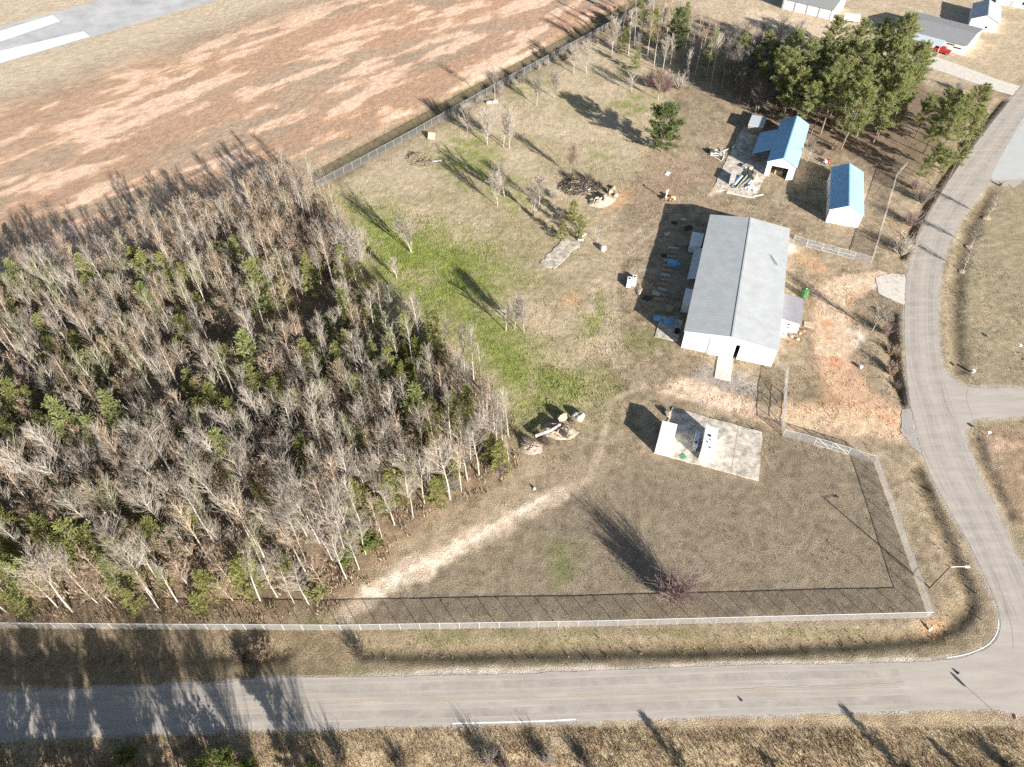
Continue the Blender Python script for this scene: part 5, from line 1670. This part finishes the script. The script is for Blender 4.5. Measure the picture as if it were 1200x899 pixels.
def heap(r, h, seed, sq=(1, 1)):
    b = MB()
    n = 40
    rr = random.Random(seed)
    ox = rr.uniform(0, 50)
    vs, fs = [], []
    for i in range(n + 1):
        for j in range(n + 1):
            x, y = (i / n * 2 - 1), (j / n * 2 - 1)
            d = math.hypot(x, y)
            nz = float(fbm(np.array(x * 4.2 + ox), np.array(y * 4.2), seed, 5))
            z = h * max(0, 1 - (d * (.8 + .5 * nz)) ** 1.6) * (0.1 + 1.7 * nz) - .12
            vs.append((x * r * sq[0], y * r * sq[1], z))
    for i in range(n):
        for j in range(n):
            a = i * (n + 1) + j
            fs.append((a, a + n + 1, a + n + 2, a + 1))
    return b.add(vs, fs)


def sticks(n, r, h, seed, tw=1.0, sq=(1, 1)):
    rr = random.Random(seed)
    b = MB()
    for k in range(n):
        a, q = rr.uniform(0, 6.28), rr.random() ** .6
        c = Vector((math.cos(a) * r * q * sq[0], math.sin(a) * r * q * sq[1], h * (1 - q) * rr.uniform(.3, 1) + .1))
        d = rand_dir(rr, rr.uniform(-.2, .5))
        L = rr.uniform(.6, 2.2)
        b.tube(c - d * L / 2, c + d * L / 2, .06 * tw * rr.uniform(.5, 1.3), .03 * tw, 4, 0, caps=True)
    return b


put(sticks(260, 4.6, 1.9, 61, 1.2, (1.25, .8)), 'burnt_brush_pile', M['char'], 680, 220, 'charred brush pile behind the sandy rubble', 'brush pile')
put(sticks(150, 4.4, 2.0, 66, 1.0, (1.25, .8)), 'brush_pile', M['wood'], 679, 219, 'grey unburnt branches lying over the charred pile', 'brush pile')
put(heap(4.2, 1.5, 62, (1.0, .62)), 'rubble_heap', M['rock'], 705, 236, 'sandy rubble heap in front of the charred brush', 'rubble', .45)
for i, (px, py, r) in enumerate([(694, 236, .6), (700, 240, .7), (707, 231, .7), (714, 226, .8), (719, 222, .6), (713, 232, .6), (688, 222, .6), (669, 222, .4), (676, 219, .35), (722, 230, .5)]):
    put(MB().ball((0, 0, r * .5), r, 70 + i, .3, 2, 0, (1.2, .9, .75)), 'rubble_chunk', M['rock'] if i < 6 else M['rock_white'], px, py, 'pale chunk of rubble in the pile before the charred brush', 'rubble', random.uniform(0, 3), 'rubble chunks by the charred brush')
put(sticks(160, 3.2, 1.6, 63, .9, (1.2, .8)), 'brush_pile', M['wood'], 492, 186, 'brown brush pile by the field fence with leaning boards', 'brush pile')
put(sticks(120, 2.8, 1.0, 64, .9, (1.4, .6)), 'brush_pile', M['twig_tan'], 497, 193, 'lower tan brush pile on green grass by the field fence', 'brush pile')
put(MB().box((0, 0, .9), (2.0, .08, 1.8), 0, 0, (-.7, 0)), 'plywood_sheet', M['ply'], 506, 163, 'tan plywood sheet leaning on the brush pile by the field fence', 'board', -.2)
put(MB().box((0, 0, .35), (2.6, .3, .1), 0, 0, (0, .12)), 'white_board', M['white'], 512, 190, 'white board lying at the brush pile by the field fence', 'board', .35)
for i, (px, py, w) in enumerate([(573, 121, 'left'), (580, 120, 'right')]):
    put(MB().box((0, 0, .3), (1.5, .7, .6)), 'pale_block', M['rock_white'], px, py, f'{w} pale block lying at the spreading tree on the field fence', 'block', .3)
# dirt pile in the green meadow
put(heap(3.0, 1.5, 65, (1.2, .7)), 'dirt_pile', M['rock'], 655, 505, 'dirt and root pile at the bottom tip of the green meadow', 'dirt pile', -.2)
put(heap(2.4, 1.3, 67, (1.0, .8)), 'dirt_pile', mat('grey brown dirt', (.3, .24, .2), .95, .3, 2, .4, 4), 622, 524, 'grey brown dirt mound at the left end of the root pile', 'dirt pile', -.2)
put(MB().tube((-2.6, -.9, .9), (.2, .1, 1.3), .32, .26, 9).tube((.2, .1, 1.3), (1.9, 1.3, 1.5), .26, .2, 9), 'pale_log', M['rock_white'], 644, 510, 'pale forked log lying over the dirt pile', 'log')
put(MB().ball((0, 0, .7), .9, 81, .3, 2, 0, (1, 1, .9)), 'root_ball', M['rock'], 659, 492, 'pinkish root ball standing on top of the dirt pile', 'root ball')
put(MB().ball((0, 0, .55), 1.0, 82, .3, 2, 0, (1.2, .9, .8)), 'pale_boulder', M['rock_white'], 678, 490, 'pale boulder at the right end of the dirt pile', 'boulder')
put(MB().ball((0, 0, .25), .45, 83, .25, 2), 'white_rock', M['rock_white'], 495, 550, 'white rock under the trees at the lower edge of the wood', 'rock')
put(MB().ball((0, 0, .15), .3, 84, .25, 1), 'white_rock', M['rock_white'], 626, 573, 'small white rock beside the sandy trail', 'rock')
put(MB().box((0, 0, .3), (.7, .5, .6)), 'white_block', M['rock_white'], 1008, 431, 'white block on the grass between the clay drive and the ditch', 'block', .4)
put(MB().ball((0, 0, .2), .35, 85, .25, 1), 'white_rock', M['rock_white'], 1028, 363, 'white rock beside the bare tree at the ditch', 'rock')
put(MB().ball((0, 0, .15), .22, 86, .25, 1), 'road_debris', M['char'], 1122, 789, 'dark scrap lying on the road near the stop sign shadow', 'debris')
put(MB().ball((0, 0, .1), .2, 87, .25, 1), 'road_debris', M['char'], 869, 821, 'dark scrap lying alone on the front road', 'debris')
